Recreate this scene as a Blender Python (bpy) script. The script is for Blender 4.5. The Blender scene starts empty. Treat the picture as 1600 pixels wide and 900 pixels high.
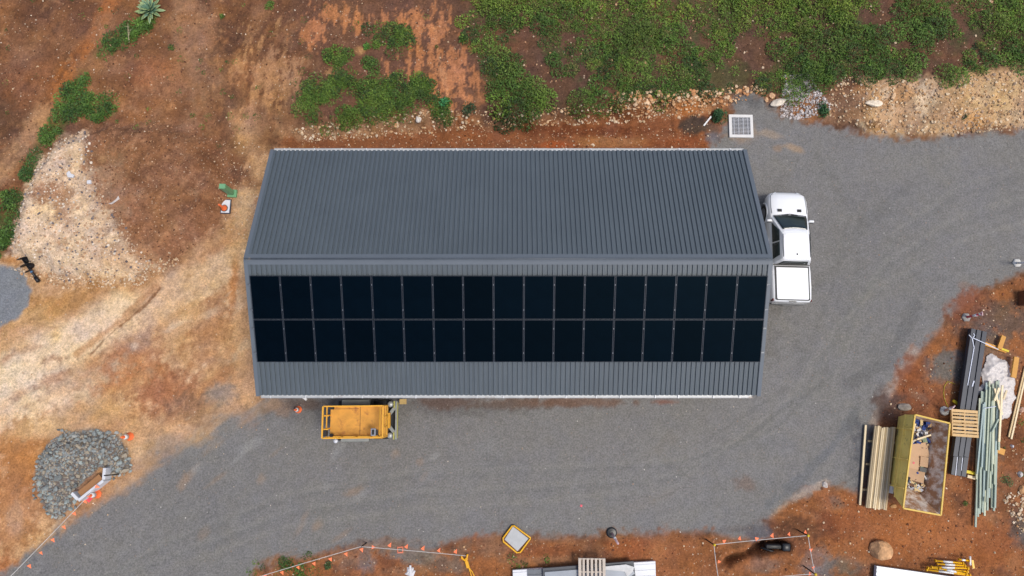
import bpy, bmesh, math, random
import numpy as np
from mathutils import Vector, Matrix
random.seed(7); rng = np.random.default_rng(11)
scn = bpy.context.scene
COL = scn.collection
R = math.radians
# ------------------------------------------------------------------ camera
CAM_H, TILT, FPX = 30.8, R(9.1), 1067.0
cam_d = bpy.data.cameras.new("camera"); cam = bpy.data.objects.new("camera", cam_d); COL.objects.link(cam)
cam.location = (0, 0, CAM_H); cam.rotation_euler = (TILT, 0, 0)
cam_d.sensor_width = 36; cam_d.lens = FPX/1600*36; cam_d.clip_end = 3000; cam_d.clip_start = .5
scn.camera = cam
# ------------------------------------------------------------------ light
SUN_EL, SUN_AZ = R(66), R(115)          # azimuth clockwise from +Y: the sun stands lower right of the picture
world = bpy.data.worlds.new("World"); scn.world = world; world.use_nodes = True
nt = world.node_tree
sky = nt.nodes.new('ShaderNodeTexSky'); sky.sky_type = 'NISHITA'; sky.sun_disc = False
sky.sun_elevation = SUN_EL; sky.sun_rotation = SUN_AZ; sky.dust_density = 3; sky.air_density = .8; sky.ozone_density = 1.0
nt.links.new(sky.outputs[0], nt.nodes['Background'].inputs[0]); nt.nodes['Background'].inputs[1].default_value = .15
sd = bpy.data.lights.new("sun", 'SUN'); sd.energy = 1.7; sd.angle = R(14); sd.color = (1, .955, .85)
sun = bpy.data.objects.new("sun", sd); COL.objects.link(sun)
sv = Vector((math.sin(SUN_AZ)*math.cos(SUN_EL), math.cos(SUN_AZ)*math.cos(SUN_EL), math.sin(SUN_EL)))
sun.rotation_euler = sv.to_track_quat('Z', 'Y').to_euler(); sun.location = (20, -15, 40)
scn.view_settings.view_transform = 'Standard'; scn.view_settings.look = 'None'
scn.view_settings.gamma = 1; scn.view_settings.use_curve_mapping = False
scn.view_settings.exposure = 0.26
# ------------------------------------------------------------------ picture <-> place
ct, st = math.cos(TILT), math.sin(TILT)
def at(u, v, z=0.0):
    """point of the view ray through photo pixel (u,v) at height z"""
    a, b = u-800.0, 450.0-v
    dy = FPX*st + b*ct; dz = -FPX*ct + b*st
    s = (z-CAM_H)/dz
    return (a*s, dy*s, z)
def atn(u, v, z=0.0): p = at(u, v, z); return (p[0], p[1])
# ------------------------------------------------------------------ noise
_lat = rng.random((8, 256, 256))
def vnoise(x, y, k):
    x = np.asarray(x, float); y = np.asarray(y, float)
    xi = np.floor(x).astype(int); yi = np.floor(y).astype(int)
    fx = x-xi; fy = y-yi; fx = fx*fx*(3-2*fx); fy = fy*fy*(3-2*fy)
    L = _lat[k % 8]; a = L[xi & 255, yi & 255]; b = L[(xi+1) & 255, yi & 255]
    c = L[xi & 255, (yi+1) & 255]; d = L[(xi+1) & 255, (yi+1) & 255]
    return (a*(1-fx)+b*fx)*(1-fy)+(c*(1-fx)+d*fx)*fy
def fbm(x, y, s, o=4, k=0):
    """about -1..1, feature size s metres"""
    t = 0; n = 0; a = 1.0
    x = np.asarray(x)/s + k*17.3; y = np.asarray(y)/s + k*9.1
    for i in range(o):
        ca, sa = math.cos(i*.7+k), math.sin(i*.7+k)
        t = t + a*(vnoise(x*ca-y*sa, x*sa+y*ca, k+i)-.5)*2; n += a
        x = x*2.03; y = y*2.03; a *= .55
    return t/n*1.7
def sstep(a, b, x): t = np.clip((x-a)/(b-a), 0, 1); return t*t*(3-2*t)
def sdpoly(x, y, P):
    """signed distance, positive inside"""
    x = np.asarray(x, float); y = np.asarray(y, float)
    d = np.full(x.shape, 1e9); ins = np.zeros(x.shape, bool); n = len(P)
    for i in range(n):
        ax, ay = P[i][:2]; bx, by = P[(i+1) % n][:2]
        ex, ey = bx-ax, by-ay; L = ex*ex+ey*ey+1e-12
        t = np.clip(((x-ax)*ex+(y-ay)*ey)/L, 0, 1)
        d = np.minimum(d, (x-ax-t*ex)**2+(y-ay-t*ey)**2)
        c = ((ay > y) != (by > y)) & (x < (bx-ax)*(y-ay)/((by-ay) if by != ay else 1e-12)+ax)
        ins ^= c
    d = np.sqrt(d); return np.where(ins, d, -d)
def sdline(x, y, P):
    x = np.asarray(x, float); y = np.asarray(y, float); d = np.full(x.shape, 1e9)
    for i in range(len(P)-1):
        ax, ay = P[i][:2]; bx, by = P[i+1][:2]; ex, ey = bx-ax, by-ay; L = ex*ex+ey*ey+1e-12
        t = np.clip(((x-ax)*ex+(y-ay)*ey)/L, 0, 1)
        d = np.minimum(d, (x-ax-t*ex)**2+(y-ay-t*ey)**2)
    return np.sqrt(d)
def PP(pts, z=0.0): return [atn(u, v, z) for u, v in pts]
# ------------------------------------------------------------------ terrain height
toe = [(0, 250, 6, .15), (300, 235, 5, .25), (400, 222, 2.5, .35), (480, 212, 1.0, .6), (700, 206, 1.0, .8), (850, 205, 1.2, .9),
       (1000, 192, 1.0, .9), (1090, 178, .8, .7), (1140, 166, .5, .45), (1240, 184, 1.3, .45), (1330, 208, 2.2, .9), (1480, 212, 2.3, 1.1), (1600, 205, 2.3, 1.2)]
_tx = [at(u, v)[0] for u, v, w, h in toe]; _ty = [at(u, v)[1] for u, v, w, h in toe]
_tw = [w for u, v, w, h in toe]; _th = [h for u, v, w, h in toe]
PILE_GRAVEL = [(15, 400), (18, 360), (32, 320), (45, 285), (62, 250), (85, 225), (110, 208), (140, 205), (155, 225), (160, 270), (165, 300), (185, 325), (205, 350), (225, 385), (245, 415), (215, 437), (160, 446), (110, 444), (60, 425)]
PILE_SOIL = [(140, 205), (170, 195), (230, 190), (290, 195), (330, 215), (355, 250), (368, 290), (355, 325), (340, 350), (310, 380), (280, 402), (240, 425), (215, 400), (190, 360), (165, 320), (150, 280), (145, 240)]
PILE_ALL = [(15, 400), (18, 360), (32, 320), (45, 285), (62, 250), (85, 225), (110, 208), (140, 200), (170, 193), (230, 187), (290, 192), (330, 212), (356, 250), (368, 290), (355, 325), (340, 350), (310, 380), (280, 402), (240, 428), (215, 437), (160, 446), (110, 444), (60, 425)]
ROCKS = [(58, 722), (75, 692), (100, 676), (150, 671), (183, 682), (200, 702), (206, 733), (178, 745), (158, 728), (112, 768), (112, 790), (88, 812), (68, 792), (56, 752)]
TRENCH = [(1122, 884), (1135, 868), (1165, 858), (1190, 842), (1222, 840), (1238, 850), (1234, 862), (1210, 866), (1170, 872), (1140, 884)]
wPALL = PP(PILE_ALL); wROCK = PP(ROCKS); wTR = PP(TRENCH)
def gh(x, y):
    x = np.asarray(x, float); y = np.asarray(y, float)
    ty = np.interp(x, _tx, _ty); w = np.interp(x, _tx, _tw); h = np.interp(x, _tx, _th)
    yy = y + fbm(x, y, 1.1, 3, 3)*.22
    z = h*sstep(0, 1, (yy-ty)/w) + np.clip(y-ty-w, 0, 60)*.02
    bank = np.exp(-((yy-ty-w*.55)/(w*.6))**2)*h
    z = z + bank*(fbm(x, y, .5, 3, 5)*.12+.03)
    far = sstep(60, 20, np.hypot(x, y))
    s = sdpoly(x, y, wPALL) + fbm(x, y, .8, 3, 1)*.15
    z = z + sstep(0, 1.0, s)*(.74+.14*fbm(x, y, 2.2, 3, 2)) + sstep(-.1, .5, s)*fbm(x, y, .35, 2, 6)*.035
    s = sdpoly(x, y, wROCK); z = z + sstep(0, .9, s)*.42
    s = sdpoly(x, y, wTR) + fbm(x, y, .3, 2, 4)*.05; z = z - sstep(-.05, .3, s)*.6 + np.exp(-((s+.15)/.14)**2)*.07
    soft = sstep(.0, 1.0, (y-ty)/2) + sstep(-11.5, -13, x)
    z = z + (fbm(x, y, 1.6, 3, 7)*.035 + fbm(x, y, .4, 2, 2)*.012)*np.clip(soft, 0.08, 1)
    return z*far
def G(u, v, dz=0.0):
    z = 0.0
    for i in range(8):
        p = at(u, v, z+dz); z = float(gh(p[0], p[1]))
    return Vector((p[0], p[1], z+dz))
# ------------------------------------------------------------------ colours
K = 0.80
def lin(c): c = np.asarray(c, float)/255; return np.where(c <= .04045, c/12.92, ((c+.055)/1.055)**2.4)
def C(r, g, b, k=None): return tuple(float(q) for q in lin((r, g, b))*(K if k is None else k))
# ------------------------------------------------------------------ object helpers
def tag(o, label=None, cat=None, group=None, kind=None):
    if label: o['label'] = label
    if cat: o['category'] = cat
    if group: o['group'] = group
    if kind: o['kind'] = kind
    return o
def empty(name, loc, rz=0, label=None, cat=None, group=None):
    o = bpy.data.objects.new(name, None); COL.objects.link(o); o.location = loc; o.rotation_euler = (0, 0, rz)
    o.empty_display_size = .2
    return tag(o, label, cat, group)
def npmesh(name, V, F, mats, tint=None, smooth=False, attr=None, midx=None):
    """V (n,3), F (m,k)"""
    V = np.ascontiguousarray(V, np.float32); F = np.ascontiguousarray(F, np.int32)
    me = bpy.data.meshes.new(name); m, k = F.shape
    me.vertices.add(len(V)); me.vertices.foreach_set('co', V.ravel())
    me.loops.add(m*k); me.loops.foreach_set('vertex_index', F.ravel())
    me.polygons.add(m); me.polygons.foreach_set('loop_start', np.arange(0, m*k, k, dtype=np.int32))
    try: me.polygons.foreach_set('loop_total', np.full(m, k, dtype=np.int32))
    except Exception: pass
    me.polygons.foreach_set('use_smooth', np.full(m, smooth))
    if midx is not None: me.polygons.foreach_set('material_index', np.asarray(midx, np.int32))
    me.update(calc_edges=True)
    if tint is not None:
        a = me.color_attributes.new('tint', 'FLOAT_COLOR', 'POINT')
        t = np.ones((len(V), 4), np.float32); t[:, :3] = tint; a.data.foreach_set('color', t.ravel())
    for kk, vv in (attr or {}).items():
        a = me.attributes.new(kk, 'FLOAT', 'POINT'); a.data.foreach_set('value', np.asarray(vv, np.float32))
    for mm in (mats if isinstance(mats, (list, tuple)) else [mats]): me.materials.append(mm)
    return me
def link(name, me, parent=None, loc=None, rot=None):
    o = bpy.data.objects.new(name, me); COL.objects.link(o)
    if loc is not None: o.location = loc
    if rot is not None: o.rotation_euler = rot
    if parent: o.parent = parent
    return o
class MB:
    def __init__(s): s.v = []; s.f = []
    def add(s, vs, fs):
        n = len(s.v); s.v += [tuple(p) for p in vs]; s.f += [tuple(i+n for i in f) for f in fs]; return s
    def box(s, c, d, M=None, taper=None):
        x, y, z = d[0]/2, d[1]/2, d[2]/2; t = taper or (1, 1)
        vs = [Vector((sx*x*(t[0] if sz > 0 else 1), sy*y*(t[1] if sz > 0 else 1), sz*z)) for sz in (-1, 1) for sx, sy in ((-1, -1), (1, -1), (1, 1), (-1, 1))]
        if M is not None: vs = [M @ p for p in vs]
        vs = [p+Vector(c) for p in vs]
        return s.add(vs, [(3, 2, 1, 0), (4, 5, 6, 7), (0, 1, 5, 4), (1, 2, 6, 5), (2, 3, 7, 6), (3, 0, 4, 7)])
    def bar(s, a, b, w, h=None):
        """rectangular bar from a to b, w across, h high"""
        a = Vector(a); b = Vector(b); h = h or w; d = (b-a); L = d.length; d.normalize()
        up = Vector((0, 0, 1)) if abs(d.z) < .95 else Vector((0, 1, 0))
        sx = d.cross(up).normalized(); sz = sx.cross(d)
        M = Matrix((sx, d, sz)).transposed()
        return s.box((a+b)/2, (w, L, h), M)
    def tube(s, pts, r, n=8, caps=True, closed=False):
        pts = [Vector(p) for p in pts]; rs = r if isinstance(r, (list, tuple)) else [r]*len(pts); N = len(pts); rings = []
        ref = None
        for i, p in enumerate(pts):
            if closed: d = pts[(i+1) % N]-pts[i-1]
            else: d = pts[min(i+1, N-1)]-pts[max(i-1, 0)]
            d.normalize()
            if ref is None: ref = Vector((0, 0, 1)) if abs(d.z) < .9 else Vector((1, 0, 0))
            a = (ref-d*ref.dot(d)).normalized(); b = d.cross(a); ref = a
            rings.append([p+(a*math.cos(2*math.pi*k/n)+b*math.sin(2*math.pi*k/n))*rs[i] for k in range(n)])
        vs = [q for rg in rings for q in rg]; fs = []
        for i in range(N if closed else N-1):
            j = (i+1) % N
            for k in range(n): fs.append((i*n+k, i*n+(k+1) % n, j*n+(k+1) % n, j*n+k))
        if caps and not closed: fs.append(tuple(range(n))[::-1]); fs.append(tuple((N-1)*n+k for k in range(n)))
        return s.add(vs, fs)
    def lathe(s, prof, n=20, c=(0, 0, 0), M=None):
        vs = []; c = Vector(c)
        for r, z in prof:
            for k in range(n):
                p = Vector((r*math.cos(2*math.pi*k/n), r*math.sin(2*math.pi*k/n), z))
                if M is not None: p = M @ p
                vs.append(p+c)
        fs = []
        for i in range(len(prof)-1):
            for k in range(n): fs.append((i*n+k, i*n+(k+1) % n, (i+1)*n+(k+1) % n, (i+1)*n+k))
        fs.append(tuple(range(n))[::-1]); m = (len(prof)-1)*n; fs.append(tuple(m+k for k in range(n)))
        return s.add(vs, fs)
    def prism(s, poly, z0, z1, M=None):
        n = len(poly); vs = [Vector((p[0], p[1], z0)) for p in poly]+[Vector((p[0], p[1], z1)) for p in poly]
        if M is not None: vs = [M @ p for p in vs]
        return s.add(vs, [tuple(range(n))[::-1], tuple(range(n, 2*n))]+[(i, (i+1) % n, n+(i+1) % n, n+i) for i in range(n)])
    def loft(s, rings, cap=True):
        n = len(rings[0]); vs = [p for r in rings for p in r]; fs = []
        for i in range(len(rings)-1):
            for k in range(n): fs.append((i*n+k, i*n+(k+1) % n, (i+1)*n+(k+1) % n, (i+1)*n+k))
        if cap: fs.append(tuple(range(n))[::-1]); m = (len(rings)-1)*n; fs.append(tuple(m+k for k in range(n)))
        return s.add(vs, fs)
    def quad(s, a, b, c, d): return s.add([a, b, c, d], [(0, 1, 2, 3)])
    def mesh(s, name, m, bevel=0, smooth=False, sub=0):
        me = bpy.data.meshes.new(name); me.from_pydata(s.v, [], s.f)
        bm = bmesh.new(); bm.from_mesh(me); bmesh.ops.recalc_face_normals(bm, faces=bm.faces)
        if bevel: bmesh.ops.bevel(bm, geom=list(bm.edges), offset=bevel, segments=1, affect='EDGES', clamp_overlap=True)
        for f in bm.faces: f.smooth = smooth
        bm.to_mesh(me); bm.free(); me.materials.append(m); return me
    def build(s, name, m, parent=None, loc=None, rz=None, bevel=0, smooth=False, sub=0):
        o = link(name, s.mesh(name, m, bevel, smooth), parent, loc, (0, 0, rz) if rz is not None else None)
        if sub: md = o.modifiers.new('sub', 'SUBSURF'); md.levels = sub; md.render_levels = sub
        return o
# ------------------------------------------------------------------ materials
def pm(name, col, rough=.6, metal=0.0, var=.15, scale=6, dirt=0.0, dirtcol=None, dscale=3, bump=0, coat=0, stretch=None, spec=.5, rnd=0.0):
    m = bpy.data.materials.new(name); m.use_nodes = True; n = m.node_tree.nodes; l = m.node_tree.links
    b = n['Principled BSDF']; b.inputs['Roughness'].default_value = rough; b.inputs['Metallic'].default_value = metal
    b.inputs['Specular IOR Level'].default_value = spec; b.inputs['Coat Weight'].default_value = coat
    tc = n.new('ShaderNodeTexCoord'); src = tc.outputs['Object']
    if stretch:
        mp = n.new('ShaderNodeMapping'); mp.inputs['Scale'].default_value = stretch; l.new(src, mp.inputs[0]); src = mp.outputs[0]
    nz = n.new('ShaderNodeTexNoise'); nz.inputs['Scale'].default_value = scale; nz.inputs['Detail'].default_value = 5; nz.inputs['Roughness'].default_value = .65
    l.new(src, nz.inputs['Vector'])
    mr = n.new('ShaderNodeMapRange'); mr.inputs[1].default_value = .3; mr.inputs[2].default_value = .7; mr.inputs[3].default_value = 1-var; mr.inputs[4].default_value = 1+var
    l.new(nz.outputs[0], mr.inputs[0])
    mx = n.new('ShaderNodeVectorMath'); mx.operation = 'SCALE'; mx.inputs[0].default_value = col[:3]; l.new(mr.outputs[0], mx.inputs['Scale'])
    out = mx.outputs[0]
    if rnd:
        oi = n.new('ShaderNodeObjectInfo'); m2 = n.new('ShaderNodeMapRange'); m2.inputs[3].default_value = 1-rnd; m2.inputs[4].default_value = 1+rnd
        l.new(oi.outputs['Random'], m2.inputs[0]); s2 = n.new('ShaderNodeVectorMath'); s2.operation = 'SCALE'; l.new(out, s2.inputs[0]); l.new(m2.outputs[0], s2.inputs['Scale']); out = s2.outputs[0]
    if dirt > 0:
        dz = n.new('ShaderNodeTexNoise'); dz.inputs['Scale'].default_value = dscale; dz.inputs['Detail'].default_value = 8; dz.inputs['Roughness'].default_value = .7
        l.new(src, dz.inputs['Vector'])
        dr = n.new('ShaderNodeMapRange'); dr.inputs[1].default_value = .72-dirt*.35; dr.inputs[2].default_value = .82-dirt*.3; l.new(dz.outputs[0], dr.inputs[0])
        mm = n.new('ShaderNodeMix'); mm.data_type = 'RGBA'; l.new(dr.outputs[0], mm.inputs['Factor']); l.new(out, mm.inputs['A']); mm.inputs['B'].default_value = tuple(dirtcol or C(110, 80, 60))+(1,)
        out = mm.outputs['Result']
    l.new(out, b.inputs['Base Color'])
    if bump:
        bp = n.new('ShaderNodeBump'); bp.inputs['Strength'].default_value = bump; bp.inputs['Distance'].default_value = .03; l.new(nz.outputs[0], bp.inputs['Height']); l.new(bp.outputs[0], b.inputs['Normal'])
    return m
def tintmat(name, rough=.7, var=.2, scale=20, spec=.3, trans=0.0, bump=0.0):
    m = bpy.data.materials.new(name); m.use_nodes = True; n = m.node_tree.nodes; l = m.node_tree.links; b = n['Principled BSDF']
    b.inputs['Roughness'].default_value = rough; b.inputs['Specular IOR Level'].default_value = spec
    a = n.new('ShaderNodeAttribute'); a.attribute_name = 'tint'; tc = n.new('ShaderNodeTexCoord')
    nz = n.new('ShaderNodeTexNoise'); nz.inputs['Scale'].default_value = scale; nz.inputs['Detail'].default_value = 4; l.new(tc.outputs['Object'], nz.inputs['Vector'])
    mr = n.new('ShaderNodeMapRange'); mr.inputs[1].default_value = .3; mr.inputs[2].default_value = .7; mr.inputs[3].default_value = 1-var; mr.inputs[4].default_value = 1+var; l.new(nz.outputs[0], mr.inputs[0])
    mx = n.new('ShaderNodeVectorMath'); mx.operation = 'SCALE'; l.new(a.outputs['Color'], mx.inputs[0]); l.new(mr.outputs[0], mx.inputs['Scale']); l.new(mx.outputs[0], b.inputs['Base Color'])
    if bump:
        bp = n.new('ShaderNodeBump'); bp.inputs['Strength'].default_value = bump; bp.inputs['Distance'].default_value = .03; l.new(nz.outputs[0], bp.inputs['Height']); l.new(bp.outputs[0], b.inputs['Normal'])
    return m
# ================================================================== GROUND
def axis(a, b, s, far=300):
    c = list(np.arange(a, b+1e-6, s)); lo = []; hi = []; d = s; x = a
    while x > -far: d *= 1.35; x -= d; lo.append(x)
    d = s; x = b
    while x < far: d *= 1.35; x += d; hi.append(x)
    return np.array(lo[::-1]+c+hi)
gx = axis(-26, 26, .075); gy = axis(-9, 21.5, .075)
X, Y = np.meshgrid(gx, gy, indexing='ij'); nx, ny = X.shape
X = X.ravel(); Y = Y.ravel(); Z = gh(X, Y)
n1 = fbm(X, Y, 3.0, 5, 0); n2 = fbm(X, Y, .9, 4, 1); n3 = fbm(X, Y, .3, 4, 2); n4 = fbm(X, Y, 6, 4, 3); n5 = fbm(X, Y, 1.6, 5, 4); n6 = fbm(X, Y, .16, 2, 5)
# streaks that run with the machines' tracks (lower left to upper right)
ca, sa = math.cos(R(38)), math.sin(R(38)); XR = X*ca+Y*sa; YR = -X*sa+Y*ca
s1 = fbm(XR*.22, YR, .5, 4, 6); s2 = fbm(XR*.3, YR, 1.3, 4, 2)
alb = np.empty((len(X), 3)); 
def mixc(a, b, t): return a*(1-t[:, None])+b*t[:, None]
def cl(c): return lin(c)[None, :]
def layer(mask, c, k=1.0):
    global alb
    alb = mixc(alb, np.broadcast_to(cl(c), alb.shape), np.clip(mask*k, 0, 1))
alb[:] = cl((134, 92, 64))
layer(sstep(-.1, .9, n1+.5*n2), (106, 70, 51), .9)
layer(sstep(.0, .9, n5-.3*n2), (160, 110, 74), .8)
layer(sstep(.25, .9, n2+.4*n3), (98, 66, 50), .6)
layer(sstep(.35, 1.0, n3*.6+n5*.6), (182, 136, 100), .5)
def wob(a): return a*(.45*n2+.4*n3+.3*n6)
def poly(pts, c, k=1, edge=.35, w=.35, z=0.0, nz=None):
    s = sdpoly(X, Y, PP(pts, z))+wob(w)+(0 if nz is None else nz)
    layer(sstep(-edge/2, edge/2, s), c, k)
vn = fbm(X, Y*.3, .22, 3, 2)+.6*fbm(X, Y*.5, .1, 2, 5)
def ell(u, v, ru, rv, rot, c, k=1, w=.5, edge=.6, vw=0):
    x0, y0 = atn(u, v, float(gh(*atn(u, v)))); s = .0305; a = R(rot); dx = (X-x0); dy = (Y-y0)
    p = dx*math.cos(a)+dy*math.sin(a); q = -dx*math.sin(a)+dy*math.cos(a)
    r = np.sqrt((p/(ru*s))**2+(q/(rv*s))**2)+w*(.5*n2+.55*n3+.35*n6)+vw*vn
    layer(sstep(1+edge/2, 1-edge, r), c, k)
def strk(pts, wpx, c, k=1, w=.25, edge=.5):
    d = sdline(X, Y, PP(pts)); ww = wpx*.0305
    layer(sstep(ww*(1+edge), ww*(1-edge), d+w*(.5*n2+.5*n3)), c, k)
# --- upper left bare soil
ell(70, 60, 130, 90, 30, (126, 86, 62), .7); ell(20, 180, 60, 60, 0, (100, 72, 56), .8); ell(60, 130, 60, 50, 0, (150, 98, 66), .6)
strk([(190, -20), (150, 60), (105, 120), (75, 170), (45, 215)], 13, (168, 106, 64), .85)
strk([(70, 175), (35, 225), (0, 270)], 16, (178, 136, 100), .8)
strk([(135, 70), (100, 120), (70, 160)], 3, (110, 68, 44), .6)
ell(300, 60, 40, 110, 10, (166, 124, 94), .75); ell(240, 115, 50, 30, 0, (166, 108, 74), .7); ell(340, 140, 40, 60, 0, (160, 118, 86), .6)
ell(385, 45, 36, 40, 0, (106, 72, 56), .8); ell(185, 110, 30, 40, 40, (112, 76, 58), .5); ell(420, 20, 40, 40, 0, (112, 76, 58), .7)
ell(395, 120, 50, 40, 0, (178, 122, 82), .6, .6, .4, .8); ell(380, 205, 45, 40, 0, (196, 152, 110), .8); ell(430, 120, 55, 60, 70, (186, 138, 98), .85, .6, .4, .9); ell(415, 190, 25, 40, 0, (150, 110, 80), .6)
ell(350, 200, 14, 50, 25, (110, 72, 52), .7); ell(460, 170, 40, 50, 0, (150, 112, 84), .6)
# --- upper middle, dark soil with orange scrapes
poly([(470, -20), (720, -20), (760, 100), (740, 190), (640, 195), (470, 200), (490, 110), (440, 60)], (108, 76, 60), .85, 1.0)
for a in ((492, 48, 26, 14, 70), (488, 62, 20, 10, 0), (508, 18, 14, 18, 0), (605, 32, 26, 12, 0), (655, 45, 24, 26, 30), (685, 35, 20, 24, 0), (662, 85, 30, 34, 0), (700, 110, 34, 40, -30), (722, 135, 30, 46, 0), (700, 150, 20, 50, -20), (668, 70, 40, 16, 60), (545, 35, 16, 18, 0)):
    ell(*a, (184, 122, 82), .9, .7, .35, 1.1)
strk([(680, 60), (690, 110), (702, 160)], 3, (206, 146, 104), .6)
ell(518, 112, 10, 6, 0, (184, 138, 96), .9); ell(565, 78, 9, 8, 0, (184, 138, 96), .9)
# --- cut strip behind the shed: red clay
poly([(455, 212), (560, 208), (700, 198), (860, 188), (960, 176), (1060, 170), (1120, 175), (1140, 215), (1135, 300), (420, 300), (430, 235)], (138, 86, 56), .95, .5, .25)
poly([(455, 205), (560, 190), (640, 188), (700, 180), (710, 195), (560, 212), (470, 222)], (158, 122, 94), .85, .5, .4)
ell(560, 222, 110, 12, 0, (140, 88, 58), .6); ell(900, 205, 140, 9, 0, (112, 64, 42), .8); ell(960, 222, 70, 9, 0, (172, 118, 76), .8); ell(1060, 223, 60, 9, 0, (148, 84, 50), .85); ell(760, 215, 60, 12, 0, (146, 90, 58), .7); ell(870, 226, 30, 6, 0, (176, 92, 50), .8)
poly([(740, 192), (870, 176), (940, 162), (1060, 155), (1080, 162), (1110, 140), (1180, 138), (1185, 150), (1120, 165), (1090, 180), (1010, 178), (940, 178), (870, 190), (760, 200)], (196, 140, 96), .9, .4, .35)
ell(1080, 158, 20, 14, 20, (204, 128, 72), .7)
# --- field soil
FIELD = [(700, -60), (1700, -60), (1700, 110), (1600, 128), (1540, 128), (1480, 138), (1400, 132), (1340, 128), (1290, 140), (1230, 150), (1190, 140), (1130, 150), (1060, 160), (1000, 165), (930, 172), (870, 180), (800, 190), (745, 190), (752, 130), (745, 90), (720, 60), (705, 20)]
wF = PP(FIELD, .9)
sF = sdpoly(X, Y, wF)+wob(.5)
layer(sstep(-.3, .4, sF), (96, 70, 56), .95); layer(sstep(0, 1, sF)*sstep(.2, .8, n5), (112, 76, 58), .7); layer(sstep(0, 1, sF)*sstep(.0, .7, n2+n1*.4), (72, 80, 46), .55)
# --- right bank: pale cut rock
poly([(1335, 135), (1450, 138), (1500, 125), (1560, 122), (1700, 115), (1700, 205), (1600, 200), (1530, 200), (1480, 212), (1400, 212), (1345, 205), (1340, 170)], (196, 158, 118), .95, .4, .4)
ell(1395, 145, 70, 14, 0, (186, 140, 92), .7); ell(1560, 150, 50, 26, 0, (212, 178, 128), .8); ell(1510, 185, 40, 14, 0, (206, 152, 96), .8); ell(1460, 180, 60, 22, 0, (168, 140, 116), .6); ell(1340, 175, 20, 20, 0, (150, 116, 88), .7)
poly([(1280, 165), (1340, 150), (1350, 200), (1330, 206), (1290, 192)], (142, 108, 84), .8, .4, .3); ell(1355, 196, 45, 10, 0, (96, 68, 52), .9); ell(1300, 150, 30, 16, 0, (126, 94, 74), .8)
# --- piles
poly(PILE_GRAVEL, (224, 194, 164), .97, .5, .3); poly(PILE_SOIL, (146, 102, 74), .97, .5, .35)
ell(75, 300, 34, 22, 0, (158, 108, 76), .8); ell(100, 325, 18, 26, 0, (166, 120, 86), .7); ell(150, 300, 50, 60, 0, (190, 156, 126), .4); ell(180, 400, 60, 22, -20, (198, 160, 126), .6)
sP = sdpoly(X, Y, PP(PILE_SOIL))
layer(sstep(0, .6, sP)*sstep(.0, .9, n2), (116, 78, 56), .6); layer(sstep(0, .3, sP)*sstep(.3, .9, n3), (168, 124, 92), .5)
ell(100, 438, 110, 7, 0, (172, 130, 92), .6); ell(325, 245, 20, 60, -15, (120, 80, 58), .7); ell(330, 370, 30, 40, -40, (150, 104, 74), .6)
# --- left middle: compacted pale clay
YARD = [(-200, 395), (20, 410), (60, 432), (110, 448), (215, 442), (280, 408), (345, 355), (365, 330), (375, 300), (395, 240), (470, 240), (470, 660), (440, 660), (400, 680), (340, 730), (255, 765), (190, 810), (60, 965), (-200, 1030)]
poly(YARD, (198, 156, 116), .95, 1.0, .5)
sY = sdpoly(X, Y, PP(YARD))
layer(sstep(0, 1, sY)*sstep(-.1, .9, s2+.3*n2), (168, 116, 80), .75)
layer(sstep(0, 1, sY)*sstep(.2, 1.0, s1+.4*n5), (222, 188, 150), .7)
ell(120, 475, 120, 32, 8, (180, 132, 84), .8); ell(40, 500, 60, 18, 10, (206, 164, 112), .5)
strk([(-10, 610), (60, 560), (140, 520), (190, 490)], 34, (230, 200, 164), .9); strk([(215, 500), (270, 455), (340, 420), (395, 395)], 24, (216, 180, 142), .85)
strk([(120, 553), (150, 530), (175, 512), (215, 478), (245, 450)], 6, (176, 122, 76), .6, .15); strk([(140, 556), (165, 528), (230, 475), (250, 450)], 1.6, (124, 80, 48), .7, .08)
ell(200, 575, 60, 44, 30, (176, 116, 78), .75); ell(255, 610, 55, 40, 0, (166, 106, 72), .85); ell(330, 520, 34, 60, -20, (176, 126, 88), .7); ell(215, 530, 26, 20, 0, (178, 146, 122), .7); ell(210, 540, 6, 6, 0, (206, 180, 158), .7)
ell(60, 640, 110, 40, 25, (230, 198, 160), .9); ell(20, 590, 70, 34, 0, (228, 202, 170), .85); ell(110, 600, 40, 20, 30, (182, 140, 106), .5)
ell(35, 715, 45, 60, 0, (178, 118, 66), .9); ell(60, 668, 40, 16, 10, (212, 172, 126), .8); ell(25, 800, 50, 60, 0, (176, 120, 76), .8); ell(25, 805, 16, 30, 0, (196, 156, 124), .6); ell(8, 890, 20, 20, 0, (168, 104, 66), .8)
ell(130, 645, 60, 20, 0, (196, 154, 112), .7); ell(365, 440, 8, 46, -5, (190, 126, 74), .8); ell(385, 520, 18, 100, -5, (196, 152, 110), .7); ell(372, 380, 20, 40, 0, (206, 162, 116), .6); ell(380, 610, 26, 30, 0, (194, 152, 116), .8)
ell(385, 330, 22, 50, 0, (198, 164, 130), .8); ell(372, 275, 24, 18, 0, (120, 82, 60), .8); ell(395, 285, 20, 12, 0, (140, 96, 70), .6)
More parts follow.
